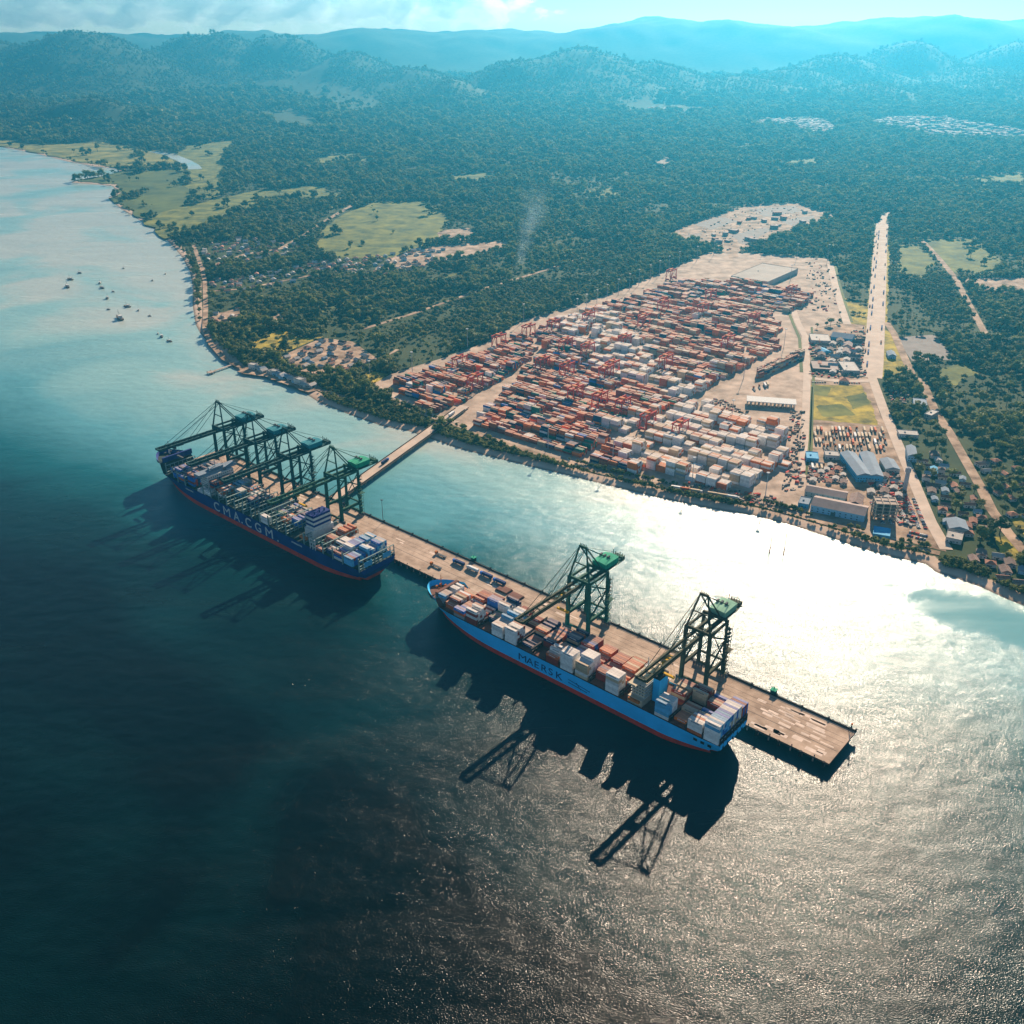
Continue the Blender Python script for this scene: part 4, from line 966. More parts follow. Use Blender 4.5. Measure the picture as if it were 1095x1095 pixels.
# ------------------------------------------------------------------ rubber-tyred yard gantries
def yard_gantry(x, y, ang):
    root = empty('yard_gantry', (x, y, Z0 + .15), ang); SP, H_, WB = 23.6, 20.5, 11.5
    for sy in (0, 1):
        for sx in (-1, 1):
            mb = MB(); mb.beam((sx * WB / 2, sy * SP, 2), (sx * WB / 2 * .8, sy * SP, H_), 1.3, taper=.8); mb.build('leg', [M['rtg_red']], root)
    mb = MB()
    for sx in (-1, 1): mb.box(sx * WB * .40 - .8, sx * WB * .40 + .8, -2.2, SP + 2.2, H_, H_ + 2.0)
    mb.build('girder', [M['rtg_red']], root)
    mb = MB()
    for sy in (0, 1):
        mb.box(-WB / 2 - .8, WB / 2 + .8, sy * SP - .8, sy * SP + .8, 1.6, 3.0); mb.box(-WB * .4, WB * .4, sy * SP - .4, sy * SP + .4, H_ - 1.4, H_)
        mb.beam((-WB / 2, sy * SP, 3), (0, sy * SP, H_ - 1), .5); mb.beam((WB / 2, sy * SP, 3), (0, sy * SP, H_ - 1), .5)
        mb.box(-3, 3, sy * SP + (1 if sy else -2.6), sy * SP + (2.6 if sy else -1), 2.8, 5.4)
    mb.build('sill_beam', [M['rtg_red']], root)
    mb = MB()
    for sy in (0, 1):
        for x_ in (-6.3, -4.2, 4.2, 6.3): mb.tube((x_, sy * SP - .5, .85), (x_, sy * SP + .5, .85), .85, n=10)
    mb.build('wheel_set', [M['black']], root)
    mb = MB(); t = random.uniform(5, SP - 5); mb.box(-WB * .36, WB * .36, t - 2.4, t + 2.4, H_ + 2.0, H_ + 3.6); mb.box(-1.4, 1.4, t + 2.6, t + 4.6, H_ - 3, H_ - .4); mb.build('trolley', [M['orange']], root)
    return root
rtg_px = [(486, 398), (533, 372), (503, 418), (562, 362), (612, 430), (600, 378), (627, 382), (652, 402), (622, 350), (682, 352), (577, 398), (602, 405), (632, 440), (658, 446), (704, 398), (640, 410), (692, 458),
          (722, 470), (709, 334), (716, 300), (746, 340), (772, 376), (802, 350), (845, 318), (760, 322), (668, 372), (590, 356)]
rtg_px.sort(key=lambda p: -p[1])
proto = yard_gantry(0, 0, YA); cm_ = child_map(proto)
for i, (a, b) in enumerate(rtg_px):
    x, y = G(a, b); ru = ((x - YO[0]) * YU[0] + (y - YO[1]) * YU[1]); rr_ = ((x - YO[0]) * YR[0] + (y - YO[1]) * YR[1]); iu = round(ru / PITCH_U)
    o = proto if i == 0 else copy_tree(proto, cm_)
    o.location = Y(rr_, iu * PITCH_U - 3.6, Z0 + .15); o.rotation_euler = (0, 0, YA)
    tag(o, f'red rubber-tyred yard gantry straddling container rows, {ordn(i)} from the beach side', 'gantry crane', 'red gantries in the container yard')

# ------------------------------------------------------------------ light masts
def light_mast(x, y, h=32):
    root = empty('light_mast', (x, y, Z0))
    mb = MB(); mb.tube((0, 0, 0), (0, 0, h), .5, .25, 7); mb.build('pole', [M['lamp_metal']], root)
    mb = MB(); mb.tube((0, 0, h), (0, 0, h + .5), 1.6, 1.6, 10)
    for k in range(8): a = k * .785; mb.box(math.cos(a) * 1.9 - .35, math.cos(a) * 1.9 + .35, math.sin(a) * 1.9 - .35, math.sin(a) * 1.9 + .35, h - .3, h + .6)
    mb.build('floodlight_ring', [M['lamp_metal']], root); return root
lm = light_mast(0, 0); cml = child_map(lm); first = True
mast_sets = [([(617, 338), (627, 333), (638, 328), (649, 322), (661, 316), (673, 310), (683, 305), (695, 300), (705, 295), (715, 290), (726, 285), (745, 279), (763, 273)], 'tall light mast in the row along the forest edge of the yard', 'masts on the forest edge'),
             ([(816, 271), (852, 276), (885, 277)], 'tall light mast behind the long pale warehouse', 'masts behind the warehouse'),
             ([(441, 398), (396, 408), (500, 372), (560, 344)], 'tall light mast at the wood beside the left container block', 'masts beside the left block'),
             ([(586, 480), (655, 495), (740, 516), (818, 533)], 'tall light mast along the beach side of the yard', 'masts on the beach side'),
             ([(782, 452), (795, 405), (838, 372), (845, 300), (690, 415), (610, 400)], 'tall light mast standing among the container rows', 'masts among the containers')]
for pts, lab, grp in mast_sets:
    for i, p in enumerate(pts):
        o = lm if first else copy_tree(lm, cml); first = False; o.location = (*G(*p), Z0)
        tag(o, lab.replace('tall ', '') + f', {ordn(sorted(pts).index(p))} from left', 'light mast', grp)

# ------------------------------------------------------------------ buildings
def building(name, cx, cy, w_, d_, h, ang, label, cat, wall='wall', roof='roof_white', style='flat', doors=True, group=None, z0=Z0, bands=1):
    root = empty(name, (cx, cy, z0), ang); tag(root, label, cat, group)
    b = MB(); b.box(-w_ / 2, w_ / 2, -d_ / 2, d_ / 2, -.5, h); wl = b.build('wall', [M[wall]], root)
    r_ = MB(); o_ = .5
    if style == 'gable':
        rh = min(w_, d_) * .16 if min(w_, d_) > 16 else min(w_, d_) * .26
        if w_ >= d_: pts = [(-w_ / 2 - o_, -d_ / 2 - o_, h), (w_ / 2 + o_, -d_ / 2 - o_, h), (w_ / 2 + o_, d_ / 2 + o_, h), (-w_ / 2 - o_, d_ / 2 + o_, h), (-w_ / 2 - o_, 0, h + rh), (w_ / 2 + o_, 0, h + rh)]; fs = [(0, 1, 5, 4), (2, 3, 4, 5), (0, 4, 3), (1, 2, 5), (0, 3, 2, 1)]
        else: pts = [(-w_ / 2 - o_, -d_ / 2 - o_, h), (w_ / 2 + o_, -d_ / 2 - o_, h), (w_ / 2 + o_, d_ / 2 + o_, h), (-w_ / 2 - o_, d_ / 2 + o_, h), (0, -d_ / 2 - o_, h + rh), (0, d_ / 2 + o_, h + rh)]; fs = [(0, 4, 5, 3), (1, 2, 5, 4), (0, 1, 4), (2, 3, 5), (0, 3, 2, 1)]
        r_.add([(a, b_, c + .01) for a, b_, c in pts], fs)
    elif style == 'hip':
        rh = min(w_, d_) * .24; e = min(w_, d_) * .45
        r_.add([(-w_ / 2 - o_, -d_ / 2 - o_, h), (w_ / 2 + o_, -d_ / 2 - o_, h), (w_ / 2 + o_, d_ / 2 + o_, h), (-w_ / 2 - o_, d_ / 2 + o_, h), (-w_ / 2 + e, 0, h + rh), (w_ / 2 - e, 0, h + rh)], [(0, 1, 5, 4), (2, 3, 4, 5), (0, 4, 3), (1, 2, 5), (0, 3, 2, 1)])
    else:
        r_.box(-w_ / 2 - .15, w_ / 2 + .15, -d_ / 2 - .15, d_ / 2 + .15, h, h + .35)
        for a_, b_, c_, e_ in ((-w_ / 2 - .15, w_ / 2 + .15, -d_ / 2 - .15, -d_ / 2 + .15), (-w_ / 2 - .15, w_ / 2 + .15, d_ / 2 - .15, d_ / 2 + .15), (-w_ / 2 - .15, -w_ / 2 + .15, -d_ / 2 + .16, d_ / 2 - .16), (w_ / 2 - .15, w_ / 2 + .15, -d_ / 2 + .16, d_ / 2 - .16)): r_.box(a_, b_, c_, e_, h + .36, h + .9)
        if w_ * d_ > 150: r_.box(-w_ * .2, -w_ * .2 + 2, -1, 1, h + .36, h + 1.6)
    r_.build('roof', [M[roof]], root)
    wn2 = MB(); step = 3.2 if w_ < 40 else 6
    for fl in range(max(1, int(h / 3.2)) if bands else 0):
        z = 1.1 + fl * 3.1
        for k in range(int((w_ - 1) / step)):
            x = -w_ / 2 + 1.2 + k * step
            for sy in (-1, 1): y_ = sy * d_ / 2; wn2.box(x, x + 1.4, min(y_, y_ + sy * .05), max(y_, y_ + sy * .05), z, z + 1.2)
        for k in range(int((d_ - 1) / step)):
            y_ = -d_ / 2 + 1.2 + k * step
            for sx in (-1, 1): x = sx * w_ / 2; wn2.box(min(x, x + sx * .05), max(x, x + sx * .05), y_, y_ + 1.4, z, z + 1.2)
    if wn2.v: wn2.build('window', [M['glass']], root)
    if doors:
        dr = MB(); dr.box(-w_ * .1 - 1, -w_ * .1 + (1 if w_ < 20 else 4), -d_ / 2 - .08, -d_ / 2 + .02, 0, min(h - .5, 2.2 if w_ < 20 else 4.5)); dr.build('door', [M['dgrey']], root)
    keepout.append((cx, cy, max(w_, d_) * .5 + 4)); return root
def quad_building(name, roofpx, h, label, cat, **k):
    p = [Vector(G(a, b, Z0 + h)) for a, b in roofpx]       # near-left, far-left, far-right, near-right
    c = sum(p, Vector((0, 0))) / 4; ax = ((p[3] - p[0]) + (p[2] - p[1])) / 2; ay = ((p[1] - p[0]) + (p[2] - p[3])) / 2
    return building(name, c.x, c.y, ax.length, ay.length, h, math.atan2(ax.y, ax.x), label, cat, **k)
quad_building('warehouse', [(911, 508), (904, 484), (919, 484), (928, 508)], 9, 'left half of the grey-roofed twin warehouse with pale blue wall', 'warehouse', wall='roof_blue', roof='roof_grey', style='gable')
quad_building('warehouse', [(928.6, 508), (919.6, 484), (934, 484), (945, 510)], 9, 'right half of the grey-roofed twin warehouse with pale blue wall', 'warehouse', wall='roof_blue', roof='roof_grey', style='gable')
quad_building('warehouse', [(866, 540), (874, 530), (926, 541), (928, 552)], 8, 'long low warehouse with light blue front wall behind the beach', 'warehouse', wall='wall_blue', roof='roof_pink', style='gable')
quad_building('warehouse', [(861, 525), (864, 518), (907, 526), (904, 533)], 7, 'narrow pale shed standing behind the long blue-walled warehouse', 'warehouse', wall='roof_white', roof='roof_pink', style='gable')
quad_building('warehouse', [(906, 538), (911, 528), (921, 530), (925, 541)], 7, 'square shed with dark brown roof beside the long blue-walled warehouse', 'warehouse', wall='wall', roof='roof_brown', style='gable')
quad_building('shed', [(853, 538), (857, 531), (867, 533), (865, 540)], 5, 'small blue-grey shed at the beach end of the yard', 'shed', wall='roof_blue', roof='roof_grey')
quad_building('shed', [(933, 571), (935, 563), (953, 566), (951, 574)], 3.5, 'flat bright blue canopy roof beside the sea wall', 'shed', wall='roof_blue', roof='roof_blue', bands=0)
quad_building('office', [(945, 501), (943, 491), (957, 491), (961, 502)], 5, 'small grey-roofed office beside the twin warehouse', 'office', wall='wall', roof='roof_grey', style='gable')
quad_building('warehouse', [(785, 296), (812, 281), (849, 287), (826, 302)], 10, 'very large pale flat warehouse at the far end of the yard', 'warehouse', wall='roof_white', roof='roof_pale', bands=0)
quad_building('shed', [(862, 490), (862, 483), (875, 484), (875, 491)], 5, 'dark blue equipment shed beside the west road', 'shed', wall='roof_blue', roof='roof_blue')
quad_building('shed', [(882, 487), (882, 482), (897, 483), (897, 488)], 5, 'small white-roofed shed left of the twin warehouse', 'shed', wall='wall', roof='roof_white')
quad_building('office', [(899, 396), (900, 387), (916, 387), (917, 397)], 6, 'white office block beside the walled compound', 'office', wall='roof_white', roof='roof_white')
quad_building('office', [(868, 394), (868, 386), (895, 387), (896, 396)], 4, 'long low brown walled compound building', 'office', wall='roof_brown', roof='roof_pink')
quad_building('warehouse', [(889, 360), (892, 355), (913, 358), (913, 363)], 6, 'long blue-grey roofed shed near the roundabout', 'warehouse', wall='roof_blue', roof='roof_grey', style='gable')
quad_building('warehouse', [(866, 364), (867, 357), (887, 358), (887, 365)], 6, 'square white flat-roofed store near the roundabout', 'warehouse', wall='wall', roof='roof_white')
quad_building('shed', [(876, 377), (874, 373), (884, 372), (886, 376)], 4, 'small bright blue roofed shed behind the white store', 'shed', wall='roof_blue', roof='roof_blue', style='gable')
quad_building('shed', [(898, 407), (898, 403), (908, 404), (908, 408)], 4, 'small red-roofed gatehouse beside the cross road', 'shed', wall='wall', roof='roof_tile', style='hip')
quad_building('shed', [(902, 370), (902, 366), (911, 367), (912, 371)], 4, 'pale pink roofed shed near the roundabout', 'shed', roof='roof_pink', style='gable')
quad_building('shed', [(899, 377), (899, 373), (909, 374), (910, 378)], 4, 'cream roofed shed between the avenue and the white store', 'shed', roof='roof_pink', style='gable')
quad_building('house', [(976, 432), (977, 426), (991, 427), (991, 434)], 7, 'two-storey pale blue house with grey roof among trees', 'house', wall='wall_blue', roof='roof_grey')
quad_building('house', [(992, 443), (993, 438), (1000, 439), (1000, 446)], 7, 'tall white house beside the earth road', 'house', wall='roof_white', roof='roof_white')
quad_building('house', [(969, 487), (971, 477), (980, 478), (980, 488)], 8, 'bright blue and white house beside the road', 'house', wall='wall_blue', roof='roof_grey', style='gable')
quad_building('house', [(960, 464), (961, 460), (982, 461), (981, 466)], 4, 'long low cream building under trees right of the road', 'house', roof='roof_white')
quad_building('house', [(949, 380), (949, 376), (957, 376), (958, 381)], 5, 'small blue and white shed on the grass right of the avenue', 'house', wall='wall_blue', roof='roof_grey', style='gable')
quad_building('house', [(994, 505), (996, 499), (1003, 500), (1002, 506)], 4, 'small teal roofed hut among the trees', 'house', wall='wall_blue', roof='roof_blue', style='gable')
quad_building('warehouse', [(1013, 564), (1014, 555), (1033, 556), (1035, 567)], 6, 'wide grey ribbed roof shed behind the beach trees', 'warehouse', wall='wall', roof='roof_grey', style='gable')
quad_building('house', [(1011, 575), (1014, 567), (1030, 571), (1029, 578)], 5, 'wide white flat roof house behind the beach trees', 'house', roof='roof_white')

# entrance canopy with lanes under it
cpx = [Vector(G(a, b, Z0 + 7)) for a, b in [(797, 432), (800, 421), (848, 424), (855, 437)]]
cc_ = sum(cpx, Vector((0, 0))) / 4; cax = ((cpx[3] - cpx[0]) + (cpx[2] - cpx[1])) / 2; ca = math.atan2(cax.y, cax.x); cw = cax.length
can = empty('gate_canopy', (cc_.x, cc_.y, Z0), ca); tag(can, 'long white truck gate canopy on columns at the yard entrance', 'gate')
mb = MB(); mb.box(-cw / 2, cw / 2, -10, 12, 6.6, 7.6); mb.build('roof', [M['white']], can)
mb = MB()
for k in range(13): x = -cw / 2 + 2 + k * (cw - 4) / 12; mb.box(x - .5, x + .5, -8.6, -7.8, 0, 6.6); mb.box(x - .5, x + .5, 10, 10.8, 0, 6.6); mb.beam((x, -10, 6.4), (x, -15, 5.0), .6)
mb.build('column', [M['cream']], can)
for k in range(6): mb = MB(); x = -cw / 2 + 6 + k * (cw - 12) / 5; mb.box(x - 1, x + 1, -3, 3, 0, 2.9); mb.build('booth', [M['white']], can)
keepout.append((cc_.x, cc_.y, cw / 2))

# open concrete frame
fx, fy = G(944, 553); fr = empty('concrete_frame', (fx, fy, Z0), R(-8)); tag(fr, 'tall unfinished concrete frame with open floors beside the long blue-walled warehouse', 'building')
mb = MB()
for lv_ in range(5):
    for n_ in (-9, 0, 9): mb.beam((-11, n_, 4 * lv_ + 4), (11, n_, 4 * lv_ + 4), .9)
    for n_ in (-11, -3.7, 3.7, 11): mb.beam((n_, -9, 4 * lv_ + 4), (n_, 9, 4 * lv_ + 4), .9)
mb.build('beam', [M['concrete']], fr)
mb = MB()
for a_ in (-11, -3.7, 3.7, 11):
    for n_ in (-9, 0, 9): mb.box(a_ - .6, a_ + .6, n_ - .6, n_ + .6, 0, 20.5)
mb.build('column', [M['cream']], fr)
mb = MB()
for lv_ in range(1, 5): mb.box(-10.4, 10.4, -8.4, 8.4, 4 * lv_ + 3.4, 4 * lv_ + 3.7)
mb.build('floor_slab', [M['concrete']], fr); keepout.append((fx, fy, 16))
# grey tower
fx, fy = G(967, 524); tw = empty('water_tower', (fx, fy, Z0)); tag(tw, 'slim grey water tower beside the road right of the warehouses', 'tower')
mb = MB(); mb.tube((0, 0, 0), (0, 0, 23), 2.4, 2.1, 14); mb.build('shaft', [M['grey']], tw, smooth=False)
mb = MB(); mb.tube((0, 0, 23), (0, 0, 28), 3.2, 3.2, 14); mb.tube((0, 0, 28), (0, 0, 29), 3.2, .5, 14); mb.build('tank', [M['grey']], tw)
mb = MB(); mb.beam((2.6, 0, 0), (2.6, 0, 26), .3); mb.build('ladder', [M['dgrey']], tw); keepout.append((fx, fy, 8))

# houses: a few kinds, copied
HK = []
for w_, d_, h_, st_, rf_, wl_ in ((9, 8, 3.4, 'hip', 'roof_tile', 'wall'), (11, 7, 3.2, 'gable', 'roof_tile', 'wall'), (8, 8, 6.0, 'hip', 'roof_brown', 'wall'), (10, 8, 3.2, 'gable', 'roof_white', 'wall'),
                              (9, 7, 3.4, 'gable', 'roof_grey', 'wall_blue'), (12, 9, 3.4, 'gable', 'roof_brown', 'wall'), (8, 10, 6.2, 'flat', 'roof_white', 'wall')):
    HK.append(dict(w_=w_, d_=d_, h=h_, style=st_, roof=rf_, wall=wl_))
RNAME = {'roof_tile': 'clay-tile', 'roof_brown': 'brown', 'roof_white': 'white', 'roof_grey': 'grey', 'roof_blue': 'blue'}
hproto = {}
def house_at(x, y, kind, ang, label, group, scale=1.0):
    if kind not in hproto:
        k_ = HK[kind]; o = building('house', x, y, label=None, cat='house', ang=ang, group=group, **k_); hproto[kind] = (o, child_map(o))
    else:
        src, m_ = hproto[kind]; o = copy_tree(src, m_); o.location = (x, y, Z0); keepout.append((x, y, 12 if y > 1400 else 8))
    o.rotation_euler = (0, 0, ang); o.scale = (scale,) * 3; tag(o, label, 'house', group); return o
hr = random.Random(5)
def village(name, words, pts, n, kinds, ang0, poly=None, spread=5, sc_=1.0):
    if poly and name in 'cdefgh': pg_ = Gs(poly); clear.append(pg_); soft[pg_[0]] = .5 if name in 'cde' else .8
    P_ = Gs(pts) if pts else None; placed = []
    if poly:
        pg = Gs(poly); xs_ = [p[0] for p in pg]; ys_ = [p[1] for p in pg]; tries = 0
        while len(placed) < n and tries < 9000:
            tries += 1; x, y = hr.uniform(min(xs_), max(xs_)), hr.uniform(min(ys_), max(ys_))
            if not zone_test(x, y, pg) or any(math.dist((x, y), q) < 15 * sc_ for q in placed): continue
            if any(dist_line(np.array([x]), np.array([y]), pl)[0] < hw + 5 for pl, hw in clear_lines): continue
            if dist_line(np.array([x]), np.array([y]), coast)[0] < 22: continue
            placed.append((x, y))
    else:
        tot = sum(math.dist(a, b) for a, b in zip(P_[:-1], P_[1:])); step = tot / n; pos_ = step / 2
        for a, b in zip(P_[:-1], P_[1:]):
            L_ = math.dist(a, b)
            while pos_ < L_ and len(placed) < n:
                t = pos_ / L_; placed.append((a[0] + (b[0] - a[0]) * t + hr.uniform(-1, 1) * spread, a[1] + (b[1] - a[1]) * t + hr.uniform(-1, 1) * spread)); pos_ += step
            pos_ -= L_
    placed.sort(key=lambda p: p[0] / p[1]); cn = {}
    for x, y in placed:
        k = hr.choice(kinds); rn = RNAME[HK[k]['roof']]; cn[k] = cn.get(k, 0) + 1
        wds = {0: 'hipped', 1: 'low gabled', 2: 'two-storey', 3: 'gabled', 4: 'pale blue', 5: 'wide', 6: 'two-storey'}[k]
        house_at(x, y, k, ang0 + hr.choice((0, 1.57)) + hr.uniform(-.12, .12), f'{wds} {rn}-roofed house {words}, {ordn(cn[k] - 1)} such from left', 'houses ' + words, hr.uniform(.9, 1.15) * sc_)
village('a', 'in the row facing the left beach', [(268, 394), (285, 398), (300, 402), (316, 408), (333, 415)], 16, [3, 3, 6, 4], R(-30), spread=3, sc_=1.15)
village('b', 'in the square village block', None, 36, [0, 1, 3, 3, 5, 4], R(-38), poly=[(300, 384), (345, 363), (372, 366), (403, 386), (380, 395), (340, 399), (318, 395)])
village('c', 'on the left headland', None, 66, [0, 1, 3, 4, 5, 6, 3], R(20), poly=[(214, 268), (230, 258), (262, 255), (320, 262), (338, 262), (330, 270), (300, 280), (262, 284), (224, 285)], sc_=1.1)
village('d', 'along the village road', None, 60, [0, 1, 3, 4, 5, 3], R(20), poly=[(222, 300), (250, 298), (300, 290), (330, 282), (380, 276), (385, 284), (340, 296), (300, 306), (222, 317)], sc_=1.1)
village('e', 'below the big meadow', None, 62, [0, 1, 3, 3, 5, 4], R(15), poly=[(345, 283), (390, 275), (440, 268), (475, 266), (470, 282), (420, 294), (370, 298), (340, 293)], sc_=1.1)
village('f', 'among trees right of the road', None, 42, [0, 1, 2, 3, 4, 5], R(-15), poly=[(975, 492), (1000, 488), (1030, 512), (1046, 545), (1056, 570), (1040, 575), (1010, 560), (985, 520)])
village('g', 'near the right edge', None, 14, [0, 1, 3, 4, 5], R(-15), poly=[(1052, 592), (1095, 604), (1110, 625), (1085, 630), (1060, 612), (1040, 600)])
village('h', 'beyond the earth road', None, 14, [0, 1, 3, 5], R(10), poly=[(1045, 500), (1060, 490), (1100, 500), (1110, 560), (1085, 570), (1065, 540)])
village('i', 'behind the left beach road', None, 10, [3, 0, 5], R(10), poly=[(228, 334), (256, 330), (262, 342), (240, 352), (226, 348)])
village('j', 'around the port entrance', None, 30, [3, 3, 5, 1], R(-20), poly=[(868, 366), (925, 366), (925, 400), (866, 402)], sc_=1.2)
village('k', 'between the warehouses', None, 16, [3, 5, 3, 1], R(-20), poly=[(868, 498), (900, 498), (905, 520), (868, 516)], sc_=.8)
village('l', 'in the builders\' yard', None, 10, [3, 5, 3], R(-20), poly=[(928, 516), (955, 508), (962, 535), (950, 540), (930, 530)], sc_=.9)

# stored goods: uncountable small heaps and crates lying about the works yards
cl_ = MB()
for pg_, n_ in ((Gs([(868, 496), (900, 498), (905, 518), (862, 514)]), 260), (Gs([(928, 512), (960, 506), (975, 545), (985, 565), (955, 560), (935, 535)]), 260), (Gs([(866, 366), (925, 350), (925, 404), (866, 404)]), 420), (Gs([(845, 440), (862, 440), (858, 520), (835, 530), (842, 500)]), 130),
                (Gs([(862, 280), (888, 283), (900, 335), (845, 330), (862, 312)]), 120), (Gs([(730, 516), (830, 532), (845, 545), (800, 538), (740, 524)]), 130), (Gs([(765, 425), (800, 440), (798, 446), (760, 432)]), 50), (Gs([(945, 400), (968, 405), (975, 450), (955, 440)]), 110), (Gs([(735, 250), (800, 222), (870, 222), (820, 256), (780, 270)]), 150)):
    xs_ = [p[0] for p in pg_]; ys_ = [p[1] for p in pg_]; c = 0
    while c < n_:
        x, y = hr.uniform(min(xs_), max(xs_)), hr.uniform(min(ys_), max(ys_))
        if not zone_test(x, y, pg_): continue
        c += 1; w_, d_ = hr.uniform(1.2, 6.5), hr.uniform(1, 2.8); cl_.box(-w_ / 2, w_ / 2, -d_ / 2, d_ / 2, 0, hr.uniform(.5, 2.6), hr.randrange(6), rot=hr.choice((.3, -.65, .9)) + hr.uniform(-.1, .1), org=(x, y, Z0 + .2))
o = cl_.build('stored_goods', [M['dgrey'], M['roof_pale'], M['roof_brown'], M['wood'], M['dirt'], M['rtg_red']]); tag(o, 'scattered crates, heaps and stored goods lying in the works yards', 'goods', kind='stuff')
# far settlements: masses of roofs seen only as specks
def settlement(pts, n, label, s_=1.0):
    pg = Gs(pts, 8); xs_ = [p[0] for p in pg]; ys_ = [p[1] for p in pg]; mb = MB(); c = 0
    while c < n:
        x, y = hr.uniform(min(xs_), max(xs_)), hr.uniform(min(ys_), max(ys_))
        if not zone_test(x, y, pg): continue
        c += 1; a = hr.uniform(0, 3); w_, d_, h_ = hr.uniform(9, 26) * s_, hr.uniform(8, 14) * s_, hr.uniform(4, 9) * s_; mb.box(-w_ / 2, w_ / 2, -d_ / 2, d_ / 2, 0, h_, hr.choice((0, 0, 0, 1)), rot=a, org=(x, y, 4)); 
    o = mb.build('distant_town', [M['roof_pink'], M['roof_tile']]); tag(o, label, 'town', kind='stuff'); clear.append(Gs(pts, 3))
settlement([(656, 118), (690, 113), (745, 116), (772, 120), (740, 124), (690, 121)], 160, 'distant strip of white roofs at the foot of the hill', 1.8)
settlement([(795, 134), (820, 127), (870, 127), (896, 132), (890, 142), (905, 146), (870, 146), (840, 137)], 330, 'distant cluster of white roofs left of the larger town', 1.4)
settlement([(918, 133), (950, 126), (1010, 126), (1095, 140), (1120, 150), (1060, 152), (990, 148), (960, 140)], 420, 'distant town of many white roofs at the right edge', 1.5)
settlement([(745, 262), (770, 240), (815, 224), (860, 222), (872, 232), (830, 250), (790, 266)], 22, 'scattered pale sheds and spoil heaps in the quarry', .9)

# ------------------------------------------------------------------ vehicles
def truck_proto(cabm, boxm, flat=False):
    root = empty('truck', (0, 0, 0)); mb = MB(); mb.box(-7.2, 5.0, -1.1, 1.1, .9, 1.3); mb.build('chassis', [M['dgrey']], root)
    mb = MB(); mb.box(5.2, 7.6, -1.2, 1.2, .8, 3.4); mb.box(4.9, 5.2, -1.2, 1.2, 1, 3.7); cb = mb.build('cab', [M[cabm]], root)
    mb = MB(); mb.box(7.6, 7.65, -1.05, 1.05, 2.2, 3.2); mb.build('windscreen', [M['glass']], cb)
    mb = MB()
    if flat: mb.box(-7.2, 4.6, -1.25, 1.25, 1.3, 1.6)
    else: mb.box(-7.4, 4.6, -1.25, 1.25, 1.35, 3.95)
    mb.build('trailer', [M[boxm]], root)
    mb = MB()
    for x_ in (-6, -4.7, 3.2, 6.5):
        for sy in (-1, 1): mb.tube((x_, sy * .85, .5), (x_, sy * 1.2, .5), .5, n=8)
    mb.build('wheel_set', [M['black']], root); return root
tp_ = [(truck_proto('white', 'cW'), 'white'), (truck_proto('white', 'cR'), 'rust red'), (truck_proto('cB', 'cN'), 'navy'), (truck_proto('white', 'cC'), 'cream'), (truck_proto('orange', 'dgrey', True), 'empty flatbed')]
tp_ = [(t, nm, child_map(t)) for t, nm in tp_]; used_t = set()
def put_truck(k, x, y, z, ang, label, group):
    t, nm, m_ = tp_[k]; o = t if k not in used_t else copy_tree(t, m_); used_t.add(k)
    o.location = (x, y, z); o.rotation_euler = (0, 0, ang); tag(o, label, 'truck', group)
vr = random.Random(9)
aa2 = math.atan2(dd.y, dd.x); side = Vector((-dd.y, dd.x)); c_ = {}
for lane, off_ in enumerate((-12.5, -8, 11)):
    q = 12
    while q < LL - 20:
        q += vr.uniform(35, 110) if lane == 1 else vr.uniform(60, 220)
        if q > LL - 15: break
        k = vr.choice((2, 2, 4)); p = A0 + dd * q + side * off_; c_[(lane, k)] = c_.get((lane, k), 0) + 1
        put_truck(k, p.x, p.y, Z0 + .45, aa2, f'{tp_[k][1]} truck in the {("left", "middle", "right")[2 - lane]} lane of the avenue, {ordn(c_[(lane, k)] - 1)} from the far end', 'trucks on the avenue')
# rows of parked trailers in the lot and by the gate
def lot(quad, rows, n, words, ks, pdrop=.12, along=0):
    a, b, c, d_ = [Vector(G(*p)) for p in quad]; cn = {}
    for r__ in range(rows):
        t = (r__ + .5) / rows
        for i in range(n):
            s_ = (i + .5) / n
            if vr.random() < pdrop: continue
            p = (a * (1 - s_) + d_ * s_) * (1 - t) + (b * (1 - s_) + c * s_) * t; e = (b - a) if along == 0 else (d_ - a)
            k = vr.choice(ks); cn[(k, r__)] = cn.get((k, r__), 0) + 1
            put_truck(k, p.x, p.y, Z0 + .3, math.atan2(e.y, e.x) + vr.uniform(-.06, .06), f'{tp_[k][1]} truck {words}, {ordn(r__)} row from the beach, {ordn(cn[(k, r__)] - 1)} such', 'trucks ' + words)
lot([(872, 483), (868, 457), (944, 458), (952, 484)], 4, 20, 'in the dusty truck lot', (3, 4, 3, 1, 4, 0), .3)
lot([(806, 420), (804, 415), (820, 409), (824, 414)], 1, 6, 'left of the gate stacks', (0, 3, 4))
lot([(866, 520), (866, 494), (880, 496), (882, 516)], 2, 3, 'by the west road', (0, 3), .3)
lot([(708, 525), (712, 517), (800, 533), (797, 539)], 1, 9, 'behind the beach scrub', (0, 3, 1), .2, 1)
# dense block of parked trailers and boxes right of the yard
n0 = len(stuff_boxes)
